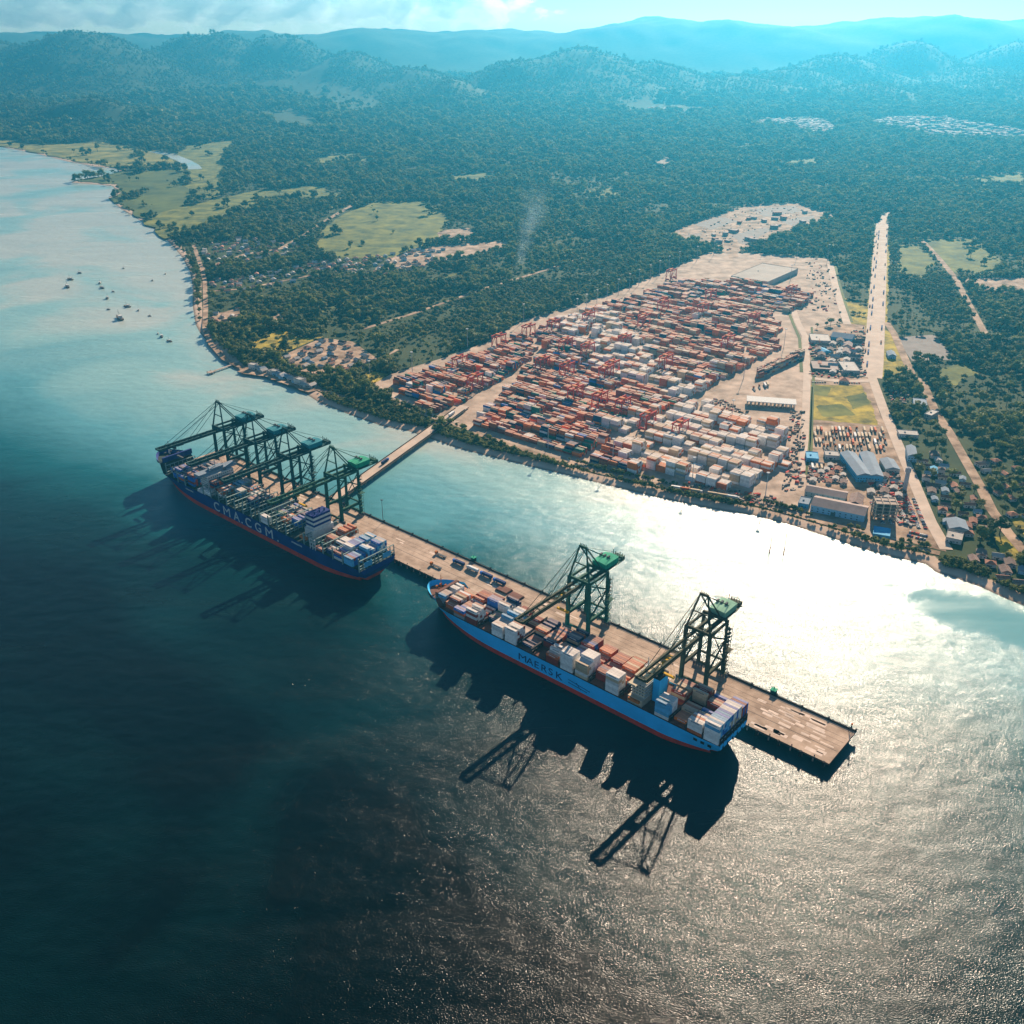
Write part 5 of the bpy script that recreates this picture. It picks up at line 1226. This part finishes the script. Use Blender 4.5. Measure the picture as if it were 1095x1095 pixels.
# trucks on the pier and the bridge
for i, (s_, n_, k, lab) in enumerate([(430, 12, 4, 'empty flatbed truck heading the line on the pier between the ships'), (405, 12, 2, 'navy truck second in the line on the pier'), (386, 12, 0, 'white truck third in the line on the pier'), (368, 12, 2, 'navy truck fourth in the line on the pier'),
                                (350, 13, 2, 'navy truck last in the line on the pier'), (418, 31, 4, 'empty flatbed truck at the pier edge between the ships')]):
    put_truck(k, *Q(s_, n_, PZ + .03)[:2], PZ + .03, PA, lab, 'trucks on the pier')
p = TA + td * .35; put_truck(2, p.x, p.y, PZ, ta, 'navy truck crossing the access bridge near the pier', 'trucks on the bridge')
p = TA + td * .88; put_truck(0, p.x, p.y, PZ, ta, 'white truck leaving the access bridge near the shore', 'trucks on the bridge')
for t, nm, m_ in tp_:
    pass
# cars
def car_mesh(m_):
    mb = MB(); mb.box(-2.1, 2.1, -.88, .88, .3, .95, 0)
    b = len(mb.v); mb.v += [(-1.5, -.8, .95), (1.1, -.8, .95), (1.1, .8, .95), (-1.5, .8, .95), (-1.1, -.68, 1.45), (.5, -.68, 1.45), (.5, .68, 1.45), (-1.1, .68, 1.45)]
    for f, k in (((4, 5, 6, 7), 0), ((0, 1, 5, 4), 1), ((1, 2, 6, 5), 1), ((2, 3, 7, 6), 1), ((3, 0, 4, 7), 1)): mb.f.append(tuple(b + i for i in f)); mb.m.append(k)
    for x_ in (-1.3, 1.3):
        for sy in (-1, 1): mb.tube((x_, sy * .7, .32), (x_, sy * .92, .32), .32, n=8, m=2)
    return new_mesh('car', mb.v, mb.f, [m_, M['glass'], M['black']], mb.m)
ckinds = [('white', car_mesh(M['white'])), ('silver', car_mesh(M['grey'])), ('black', car_mesh(M['black'])), ('red', car_mesh(M['rtg_red'])), ('dark blue', car_mesh(M['hull_navy']))]
def car_rows(a, b, n, rows, gap, words, zz=Z0 + .3):
    A_, B_ = Vector(G(*a)), Vector(G(*b)); d_ = (B_ - A_); an = math.atan2(d_.y, d_.x); nn_ = Vector((-d_.y, d_.x)).normalized(); cn = {}
    for r__ in range(rows):
        for i in range(n):
            if vr.random() < .15: continue
            k = vr.choice((0, 0, 1, 1, 2, 3, 4)); p = A_ + d_ * ((i + .5) / n) + nn_ * gap * r__; o = bpy.data.objects.new('parked_car', ckinds[k][1]); col.objects.link(o)
            o.location = (p.x, p.y, zz); o.rotation_euler = (0, 0, an + 1.57 + vr.uniform(-.05, .05)); cn[(k, r__)] = cn.get((k, r__), 0) + 1
            tag(o, f'{ckinds[k][0]} car {words}, {ordn(r__)} row, {ordn(cn[(k, r__)] - 1)} of its colour', 'car', 'cars parked ' + words)
car_rows((958, 538), (972, 562), 22, 4, -9, 'in the lot beside the concrete frame')
car_rows((976, 532), (990, 566), 24, 2, -7, 'in the lot along the road')
car_rows((972, 569), (992, 574), 9, 2, -9, 'at the beach end of the lot')
car_rows((868, 409), (920, 410), 20, 1, 6, 'along the cross road')

# ------------------------------------------------------------------ on and around the water
def pole(name, x, y, z0, z1, r_, m_, label, cat, group=None):
    o = MB().tube((0, 0, z0), (0, 0, z1), r_, r_ * .6, 7).build(name, [M[m_]]); o.location = (x, y, 0); tag(o, label, cat, group); return o
lp = empty('lamp_post', Q(530, -1, PZ)); tag(lp, 'tall thin lamp post on the back edge of the pier near the navy ship', 'lamp post')
MB().tube((0, 0, 0), (0, 0, 26), .35, .2, 6).build('pole', [M['dgrey']], lp); mb = MB(); mb.box(-1.5, 1.5, -.4, .4, 25.8, 26.4); mb.build('lamp', [M['dgrey']], lp)
for s_, lab in ((399, 'small green beacon hut on the back edge of the pier between the ships'), (70, 'small green beacon hut on the back edge of the free pier end')):
    h_ = empty('beacon_hut', Q(s_, -3.2, PZ), PA); tag(h_, lab, 'beacon', 'beacon huts on the pier')
    mb = MB(); mb.box(-2, 2, -2, 2, -2, 3.4); mb.build('wall', [M['crane_teal']], h_); mb = MB(); mb.box(-2.4, 2.4, -2.4, 2.4, 3.4, 3.8); mb.tube((0, 0, 3.8), (0, 0, 6), .3, n=6); mb.build('roof', [M['house_green']], h_)
eq = empty('navigation_light', Q(3, 2.5, PZ), PA); tag(eq, 'navigation light frame at the free corner of the pier', 'navigation light')
mb = MB(); 
for a_ in (-1.6, 1.6): mb.beam((a_, 0, 0), (0, 0, 7), .3); mb.beam((0, a_, 0), (0, 0, 7), .3)
mb.build('frame', [M['dgrey']], eq); mb = MB(); mb.tube((0, 0, 7), (0, 0, 8.4), .7, n=8); mb.build('lamp', [M['orange']], eq)
for k, (a, b, h_) in enumerate([(838, 592, 21), (823, 590, 15)]):
    x, y = G(a, b, 0)
    dm = empty('mooring_marker', (x, y, 0), R(70)); tag(dm, ('tall' if k == 0 else 'shorter') + ' timber mooring marker standing in the bright water off the yard', 'marker', 'mooring markers')
    mb = MB()
    for j in range(4): mb.tube((j * 2.6 - 4, 0, -3), (j * 2.6 - 4, 0, 2.5 + (j % 2)), .4, n=6)
    mb.box(-4.6, 4.6, -.5, .5, 1.6, 2.1); mb.build('pile_row', [M['wood']], dm)
    MB().tube((4.2, 0, 0), (4.2, 0, h_), .35, .2, 6).build('pole', [M['white']], dm)
# small timber pier
jx, jy = G(256, 389, 0); kx, ky = G(224, 400, 0); L_ = math.dist((jx, jy), (kx, ky))
jt = empty('small_jetty', (jx, jy, 0), math.atan2(ky - jy, kx - jx)); tag(jt, 'small timber jetty reaching out from the left headland beach', 'jetty')
mb = MB(); mb.box(-6, L_, -2, 2, 2.4, 2.8); mb.box(L_ - 8, L_ + 2, -5, 5, 2.45, 2.85); mb.build('deck', [M['concrete']], jt)
mb = MB(); 
for k in range(0, int(L_), 7):
    for y_ in (-1.6, 1.6): mb.tube((k, y_, -3), (k, y_, 2.4), .3, n=6)
for k in (L_ - 6, L_): 
    for y_ in (-4.4, 4.4): mb.tube((k, y_, -3), (k, y_, 4.2), .4, n=6)
mb.build('pile_row', [M['wood']], jt)
# boats at anchor
def boat_mesh():
    root = empty('fishing_boat', (0, 0, 0)); mb = MB(); L_, B_ = 6.5, 1.9; sec = [(-L_, .8, 1.2), (-L_ * .6, 1, 1.1), (0, 1, 1.1), (L_ * .5, .8, 1.3), (L_ * .85, .35, 1.7), (L_, .02, 2.0)]
    vs = []
    for x_, k, h_ in sec: vs += [(x_, -B_ * k, h_), (x_ * .94, -B_ * k * .6, -.2), (x_ * .94, B_ * k * .6, -.2), (x_, B_ * k, h_)]
    fs = [(0, 1, 2, 3)]
    for i in range(len(sec) - 1):
        a, b = i * 4, i * 4 + 4
        for j in range(3): fs.append((a + j, b + j, b + j + 1, a + j + 1))
        fs.append((a + 3, b + 3, b, a))
    mb.add(vs, fs); mb.build('hull', [M['wood']], root)
    mb = MB(); mb.box(-3.6, .2, -1.2, 1.2, 1.0, 3.2); mb.box(-3.9, .5, -1.4, 1.4, 3.2, 3.4); mb.build('cabin', [M['white']], root)
    mb = MB(); mb.tube((1.2, 0, 1), (1.2, 0, 7.5), .14, .08, 5); mb.beam((1.2, 0, 6), (-3.5, 0, 4), .12); mb.build('mast', [M['wood']], root); return root
bp = boat_mesh(); bm_ = child_map(bp)
boats = sorted([(75, 299, 1.3), (72, 307, 1.5), (85, 292, 1), (107, 303, 1.1), (109, 308, 1.1), (115, 319, 1.2), (121, 312, .7), (128, 341, 2.0), (136, 328, 1.2), (148, 332, .8), (116, 331, .7), (132, 287, .7), (163, 300, .8), (177, 293, .7), (160, 338, .6), (173, 360, 1.1), (181, 365, .9), (169, 357, .6)])
for i, (a, b, s_) in enumerate(boats):
    o = bp if i == 0 else copy_tree(bp, bm_); o.location = (*G(a, b, 0), 0); o.rotation_euler = (0, 0, vr.uniform(-.5, .5) + 2.2); o.scale = (s_ * 1.15,) * 3
    tag(o, f'{"larger" if s_ > 1.2 else "small"} fishing boat anchored off the left beach, {ordn(i)} from the left', 'boat', 'fishing boats at anchor')
# landed hatch covers and spreaders on the pier
for i, (s_, n_) in enumerate([(338, 20), (322, 22)]):
    o = MB().box(-7, 7, -5, 5, 0, .9).box(-6.4, 6.4, -4.4, 4.4, .9, 1.7).build('hatch_cover', [M['deck_red'] if i < 2 else M['grey']]); o.location = Q(s_, n_, PZ + .03); o.rotation_euler = (0, 0, PA)
    tag(o, ('red-brown hatch cover lying on the pier, ' + ('nearer the navy ship' if i == 0 else 'nearer the light blue ship')) if i < 2 else 'grey steel pallet lying near the free pier end', 'hatch cover')
# big trees near the right-hand shore are placed with the woods further down

# ------------------------------------------------------------------ woods
def tree_proto(name, seed, hgt, wid, mats, nclump=7, nleaf=150):
    """crown of uneven lumps broken up by leaf-sized faces, on a tapered trunk with limbs"""
    r = random.Random(seed); mb = MB()
    mb.tube((0, 0, -.3), (0, 0, hgt * .55), .035 * hgt, .02 * hgt, 5, 1)
    cs = []
    for i in range(nclump):
        a = r.uniform(0, 6.283); q = wid * .5 * (0 if i == 0 else r.uniform(.35, .68)); z = hgt * (r.uniform(.5, .8) if i else .8)
        s = wid * r.uniform(.20, .32); cs.append((math.cos(a) * q, math.sin(a) * q, z, s))
        if i: mb.tube((0, 0, hgt * .35), (math.cos(a) * q * .8, math.sin(a) * q * .8, z), .012 * hgt, .006 * hgt, 3, 1)
    t = (1 + 5 ** .5) / 2
    iv = [Vector(v).normalized() for v in [(-1, t, 0), (1, t, 0), (-1, -t, 0), (1, -t, 0), (0, -1, t), (0, 1, t), (0, -1, -t), (0, 1, -t), (t, 0, -1), (t, 0, 1), (-t, 0, -1), (-t, 0, 1)]]
    fc = [(0, 11, 5), (0, 5, 1), (0, 1, 7), (0, 7, 10), (0, 10, 11), (1, 5, 9), (5, 11, 4), (11, 10, 2), (10, 7, 6), (7, 1, 8), (3, 9, 4), (3, 4, 2), (3, 2, 6), (3, 6, 8), (3, 8, 9), (4, 9, 5), (2, 4, 11), (6, 2, 10), (8, 6, 7), (9, 8, 1)]
    for x, y, z, s in cs:
        mb.add([(x + v.x * s * r.uniform(.7, 1.05), y + v.y * s * r.uniform(.7, 1.05), z + v.z * s * r.uniform(.5, .8)) for v in iv], fc, 0)
    for i in range(nleaf):
        x, y, z, s = r.choice(cs); d = Vector((r.gauss(0, 1), r.gauss(0, 1), abs(r.gauss(.3, 1)))).normalized()
        k = r.uniform(.85, 1.25); c = Vector((x, y, z)) + Vector((d.x * s * k, d.y * s * k, d.z * s * .8 * k))
        n1 = (d + Vector((r.uniform(-.6, .6), r.uniform(-.6, .6), r.uniform(-.6, .6)))).normalized(); u_ = n1.orthogonal().normalized(); v_ = n1.cross(u_)
        e = wid * r.uniform(.04, .085)
        mb.add([c + u_ * e + v_ * e * .3, c + v_ * e, c - u_ * e * .9, c - v_ * e * .8 + u_ * e * .2], [(0, 1, 2, 3)], 0)
    me = new_mesh(name, mb.v, mb.f, mats, mb.m); return me
protos = [tree_proto('tree_crown', 10 + i, h_, w_, [M['leaf_light' if i in (2, 5) else 'leaf'], M['trunk']]) for i, (h_, w_) in enumerate([(9, 9), (11, 8), (8, 10), (12, 9.5), (7, 7), (10, 8), (14, 11)])]

def scatter(y0, y1, base, k):
    pts = []
    y = y0
    while y < y1:
        sp = max(base, y * k); xs = np.arange(-.66 * y - 150, .70 * y + 150, sp)
        pts.append(np.stack([xs + rng.uniform(-.48, .48, xs.size) * sp, y + rng.uniform(-.48, .48, xs.size) * sp, np.full(xs.size, sp)], 1)); y += sp * .87
    return np.concatenate(pts)
P = scatter(820, 9300, 7.6, 1 / 290)
sdP = dist_line(P[:, 0], P[:, 1], coast) * np.where(in_poly(P[:, 0], P[:, 1], land_poly), 1, -1)
shore_gap = np.where(P[:, 0] > 430, 9, 17) + 14 * fbm(P[:, 0] / 60, P[:, 1] / 60, 3, 2)
ok = sdP > np.where(P[:, 1] > 1450, 8, shore_gap)
hash_ = rng.random(len(P)); tuft = fbm(P[:, 0] / 55, P[:, 1] / 55, 3, 41)
for poly in clear:
    xs_ = [p[0] for p in poly]; ys_ = [p[1] for p in poly]
    bb = ok & (P[:, 0] > min(xs_)) & (P[:, 0] < max(xs_)) & (P[:, 1] > min(ys_)) & (P[:, 1] < max(ys_))
    i = np.where(bb)[0]; j = i[in_poly(P[i, 0], P[i, 1], poly)]; kp = soft.get(poly[0], 0)
    ok[j[(hash_[j] > kp) if kp > .1 else (tuft[j] < 1 - kp * 8) | (kp == 0)]] = False
for pl, hw in clear_lines:
    xs_ = [p[0] for p in pl]; ys_ = [p[1] for p in pl]
    bb = ok & (P[:, 0] > min(xs_) - 30) & (P[:, 0] < max(xs_) + 30) & (P[:, 1] > min(ys_) - 30) & (P[:, 1] < max(ys_) + 30)
    i = np.where(bb)[0]; ok[i[dist_line(P[i, 0], P[i, 1], pl) < hw + 1.5]] = False
for cx_, cy_, rad in keepout:
    bb = np.where(ok & (np.abs(P[:, 0] - cx_) < rad) & (np.abs(P[:, 1] - cy_) < rad))[0]; ok[bb] = False
# natural gaps
gap = fbm(P[:, 0] / 140, P[:, 1] / 140, 4, 21)
thin = np.where(P[:, 1] < 2200, .375, .385)
ok &= (gap > thin) | (rng.random(len(P)) < .22)
# low scrub instead of tall trees along the beach and beside the tracks
P = P[ok]; sdP = sdP[ok]
gz = height(P[:, 0], P[:, 1], sdP)
size = P[:, 2] / 8.2 * np.clip(rng.lognormal(-.03, .32, len(P)), .5, 2.1); size = np.where(P[:, 2] > 9, size * .95, size) * np.where(gz > 45, .5, 1.0)
low = (sdP < 42) & (P[:, 1] < 1500)
size = np.where(low, size * .62, size)
pine = in_poly(P[:, 0], P[:, 1], Gs([(948, 250), (985, 256), (1005, 278), (1030, 320), (1010, 355), (948, 345)])) | in_poly(P[:, 0], P[:, 1], Gs([(400, 352), (520, 310), (640, 275), (700, 262), (640, 315), (540, 340), (430, 395)]))
size = np.where(pine, size * .72, size)
kind = rng.integers(0, len(protos), len(P))

near = np.argsort(np.hypot(P[:, 0], P[:, 1]) + np.where(low, 400, 0) - size * 120)
near = [i for i in near if abs(P[i, 0]) < .56 * (P[i, 1] + 60) and sdP[i] > 20][:300]
nearset = np.zeros(len(P), bool); nearset[near] = True
# the nearest trees: each one a thing with a crown and a trunk
def split_proto(me):
    mi = np.zeros(len(me.polygons), np.int32); me.polygons.foreach_get('material_index', mi)
    vs = [tuple(v.co) for v in me.vertices]; out = []
    for k in (0, 1):
        fs = [tuple(p.vertices) for p in me.polygons if p.material_index == k]; used = sorted({i for f in fs for i in f}); mp = {a: b for b, a in enumerate(used)}
        out.append(new_mesh(('crown', 'trunk')[k], [vs[i] for i in used], [tuple(mp[i] for i in f) for f in fs], me.materials[k]))
    return out
parts_p = [split_proto(m) for m in protos]
order = sorted(near, key=lambda i: P[i, 0] / P[i, 1])
size_word = lambda s: 'small' if s < .75 else 'medium' if s < 1.05 else 'large'
cnt = {}
for rank, i in enumerate(order):
    x, y = P[i, 0], P[i, 1]; px_ = 547.5 + 1040 * x / y
    right = x > 100
    t = empty('broadleaf_tree', (x, y, gz[i]), random.uniform(0, 6.28)); t.scale = (size[i],) * 3
    sw = size_word(size[i]); dl = dist_line(np.array([x]), np.array([y]), [G(932, 402), G(1012, 588)])[0]
    place = ('by the beach' if sdP[i] < 60 else 'right of the avenue' if right else 'behind the fishing village') 
    key = (sw, place, 0)
    cnt[key] = cnt.get(key, 0) + 1
    tag(t, f'{sw} round green tree {place}, {ordn(cnt[key] - 1)} such from left', 'tree', 'broadleaf trees near the shore')
    for nm, me, in zip(('crown', 'trunk'), parts_p[kind[i]]):
        o = bpy.data.objects.new(nm, me); col.objects.link(o); o.parent = t
P2 = P[~nearset]; g2 = gz[~nearset]; s2 = size[~nearset]; k2 = kind[~nearset]
def instanced(name, pts, scl, kd, label, cat):
    me = bpy.data.meshes.new(name); me.vertices.add(len(pts)); me.vertices.foreach_set('co', pts.astype(np.float32).ravel())
    a = me.attributes.new('tsize', 'FLOAT', 'POINT'); a.data.foreach_set('value', scl.astype(np.float32))
    a = me.attributes.new('tkind', 'INT', 'POINT'); a.data.foreach_set('value', kd.astype(np.int32))
    a = me.attributes.new('trot', 'FLOAT', 'POINT'); a.data.foreach_set('value', rng.uniform(0, 6.28, len(pts)).astype(np.float32))
    o = bpy.data.objects.new(name, me); col.objects.link(o)
    ng = bpy.data.node_groups.new(name, 'GeometryNodeTree'); ng.interface.new_socket('Geometry', in_out='INPUT', socket_type='NodeSocketGeometry')
    ng.interface.new_socket('Geometry', in_out='OUTPUT', socket_type='NodeSocketGeometry')
    n = ng.nodes; L = ng.links; gi = n.new('NodeGroupInput'); go = n.new('NodeGroupOutput'); jn = n.new('GeometryNodeJoinGeometry')
    def attr(nm, ty):
        q = n.new('GeometryNodeInputNamedAttribute'); q.data_type = ty; q.inputs[0].default_value = nm; return q.outputs[0]
    tk = attr('tkind', 'INT'); ts = attr('tsize', 'FLOAT'); tr_ = attr('trot', 'FLOAT')
    cx = n.new('ShaderNodeCombineXYZ'); L.new(tr_, cx.inputs[2])
    for i, pm in enumerate(protos):
        po = proto_objs[i]
        oi = n.new('GeometryNodeObjectInfo'); oi.inputs['Object'].default_value = po; oi.inputs['As Instance'].default_value = True
        cmp_ = n.new('FunctionNodeCompare'); cmp_.data_type = 'INT'; cmp_.operation = 'EQUAL'; L.new(tk, cmp_.inputs[2]); cmp_.inputs[3].default_value = i
        ip = n.new('GeometryNodeInstanceOnPoints'); L.new(gi.outputs[0], ip.inputs['Points']); L.new(cmp_.outputs[0], ip.inputs['Selection'])
        L.new(oi.outputs['Geometry'], ip.inputs['Instance']); L.new(cx.outputs[0], ip.inputs['Rotation']); L.new(ts, ip.inputs['Scale'])
        L.new(ip.outputs[0], jn.inputs[0])
    L.new(jn.outputs[0], go.inputs[0])
    md = o.modifiers.new('scatter', 'NODES'); md.node_group = ng
    tag(o, label, cat, kind='stuff'); return o
proto_objs = [bpy.data.objects.new('tree_crown', m) for m in protos]
instanced('forest', np.column_stack([P2[:, :2], g2]), s2, k2, 'dense dark green forest covering the plain behind the port', 'forest')
print('trees', len(P), 'near', len(near))
# low scrub along the beach
sp_ = []
for (x0, y0), (x1, y1) in zip(coast[24:-2], coast[25:-1]):
    L_ = math.dist((x0, y0), (x1, y1)); k = int(L_ * 5)
    t = rng.random(k); d0 = rng.uniform(9, 34, k); nx_, ny_ = -(y1 - y0) / L_, (x1 - x0) / L_
    sp_.append(np.stack([x0 + (x1 - x0) * t + nx_ * d0, y0 + (y1 - y0) * t + ny_ * d0], 1))
SP = np.concatenate(sp_); ss = dist_line(SP[:, 0], SP[:, 1], coast) * np.where(in_poly(SP[:, 0], SP[:, 1], land_poly), 1, -1)
lim = 10 + 8 * fbm(SP[:, 0] / 50, SP[:, 1] / 50, 3, 9)
kk = (ss > lim) & (ss < 34)
for pl, hw in clear_lines:
    i = np.where(kk)[0]; kk[i[dist_line(SP[i, 0], SP[i, 1], pl) < hw]] = False
for poly in clear[-0:] if False else [p for p in clear[:0]]: pass
for cx_, cy_, rad in keepout:
    kk &= ~((np.abs(SP[:, 0] - cx_) < rad) & (np.abs(SP[:, 1] - cy_) < rad))
kk &= dist_line(SP[:, 0], SP[:, 1], [G(395, 486), G(505, 435)]) > 10
SP = SP[kk]; ss = ss[kk]
instanced('beach_scrub', np.column_stack([SP, height(SP[:, 0], SP[:, 1], ss) - .3]), rng.uniform(.28, .55, len(SP)), rng.integers(0, len(protos), len(SP)), 'low green scrub growing between the beach and the port yard', 'scrub')

# ------------------------------------------------------------------ haze
hz = MB(); hz.box(-12500, 13500, -260, 12650, -5.5, 715)
ho = hz.build('haze', [bpy.data.materials.new('haze_air')]); tag(ho, kind='stuff')
hm = ho.data.materials[0]; hm.use_nodes = True; hn = hm.node_tree; hn.nodes.clear()
pv = hn.nodes.new('ShaderNodeVolumePrincipled'); pv.inputs['Color'].default_value = (.045, .37, .62, 1); pv.inputs['Density'].default_value = 8.6e-5; pv.inputs['Anisotropy'].default_value = 0.6
ou = hn.nodes.new('ShaderNodeOutputMaterial'); hn.links.new(pv.outputs[0], ou.inputs['Volume'])

# ------------------------------------------------------------------ clouds, beyond the far end of the haze
cl = MB(); cl.box(-9500, 1500, 12900, 13700, 60, 1150)
co = cl.build('clouds', [bpy.data.materials.new('cloud_vapour')]); tag(co, kind='structure')
cm2 = co.data.materials[0]; cm2.use_nodes = True; nt = cm2.node_tree; nt.nodes.clear(); n = nt.nodes; L = nt.links
geo = n.new('ShaderNodeNewGeometry'); tc = n.new('ShaderNodeTexCoord'); sp3 = n.new('ShaderNodeSeparateXYZ'); L.new(tc.outputs['Object'], sp3.inputs[0])
no = n.new('ShaderNodeTexNoise'); no.inputs['Scale'].default_value = .0030; no.inputs['Detail'].default_value = 7; no.inputs['Roughness'].default_value = .58
mp = n.new('ShaderNodeMapping'); mp.inputs['Scale'].default_value = (1, .6, 1.9); mp.inputs['Location'].default_value = (3.1, 0, 1.7); L.new(tc.outputs['Object'], mp.inputs['Vector']); L.new(mp.outputs[0], no.inputs['Vector'])
def mth(op, a, b=None, c=None):
    q = n.new('ShaderNodeMath'); q.operation = op
    for i, v in enumerate((a, b, c)):
        if v is None: continue
        if isinstance(v, (int, float)): q.inputs[i].default_value = v
        else: L.new(v, q.inputs[i])
    return q.outputs[0]
def mrange(v, a, b, c=0, d=1):
    q = n.new('ShaderNodeMapRange'); q.inputs['From Min'].default_value = a; q.inputs['From Max'].default_value = b; q.inputs['To Min'].default_value = c; q.inputs['To Max'].default_value = d; L.new(v, q.inputs['Value']); return q.outputs[0]
hgt_ = mrange(sp3.outputs['Z'], 150, 520, -.22, .10)
edge = mrange(sp3.outputs['X'], 1400, -400, -.35, 0)
v_ = mth('ADD', mth('ADD', no.outputs['Fac'], hgt_), edge)
den = mth('MULTIPLY', mrange(v_, .545, .60, 0, 1), .0026)
pv2 = n.new('ShaderNodeVolumePrincipled'); pv2.inputs['Color'].default_value = (.98, .98, .98, 1); pv2.inputs['Anisotropy'].default_value = .72; L.new(den, pv2.inputs['Density'])
ou2 = n.new('ShaderNodeOutputMaterial'); L.new(pv2.outputs[0], ou2.inputs['Volume'])

# ------------------------------------------------------------------ thin smoke over the wood
sx_, sy_ = G(553, 288)
sm = MB(); sm.box(-70, 150, -60, 60, 4, 190); smo = sm.build('smoke', [bpy.data.materials.new('wood_smoke')]); smo.location = (sx_, sy_, 0); tag(smo, 'thin blue smoke drifting up from the wood behind the yard', 'smoke', kind='stuff')
m3 = smo.data.materials[0]; m3.use_nodes = True; nt = m3.node_tree; nt.nodes.clear(); n = nt.nodes; L = nt.links
tc = n.new('ShaderNodeTexCoord'); sp3 = n.new('ShaderNodeSeparateXYZ'); L.new(tc.outputs['Object'], sp3.inputs[0])
no = n.new('ShaderNodeTexNoise'); no.inputs['Scale'].default_value = .022; no.inputs['Detail'].default_value = 4; no.inputs['Distortion'].default_value = .6; L.new(tc.outputs['Object'], no.inputs['Vector'])
cxm = mth('MULTIPLY_ADD', sp3.outputs['Z'], .28, 0); dx = mth('ABSOLUTE', mth('SUBTRACT', sp3.outputs['X'], cxm)); dy = mth('ABSOLUTE', sp3.outputs['Y'])
rad = mth('ADD', mth('MULTIPLY', dx, dx), mth('MULTIPLY', dy, dy)); wid_ = mth('MULTIPLY_ADD', sp3.outputs['Z'], .20, 12); fall = mrange(mth('DIVIDE', mth('POWER', rad, .5), wid_), 0, 1, 1, 0)
top_ = mrange(sp3.outputs['Z'], 60, 185, 1, 0)
d3 = mth('MULTIPLY', mth('MULTIPLY', mth('MULTIPLY', fall, top_), mrange(no.outputs['Fac'], .42, .68, 0, 1)), .014)
pv3 = n.new('ShaderNodeVolumePrincipled'); pv3.inputs['Color'].default_value = (.55, .78, .95, 1); pv3.inputs['Anisotropy'].default_value = .3; L.new(d3, pv3.inputs['Density'])
ou3 = n.new('ShaderNodeOutputMaterial'); L.new(pv3.outputs[0], ou3.inputs['Volume'])
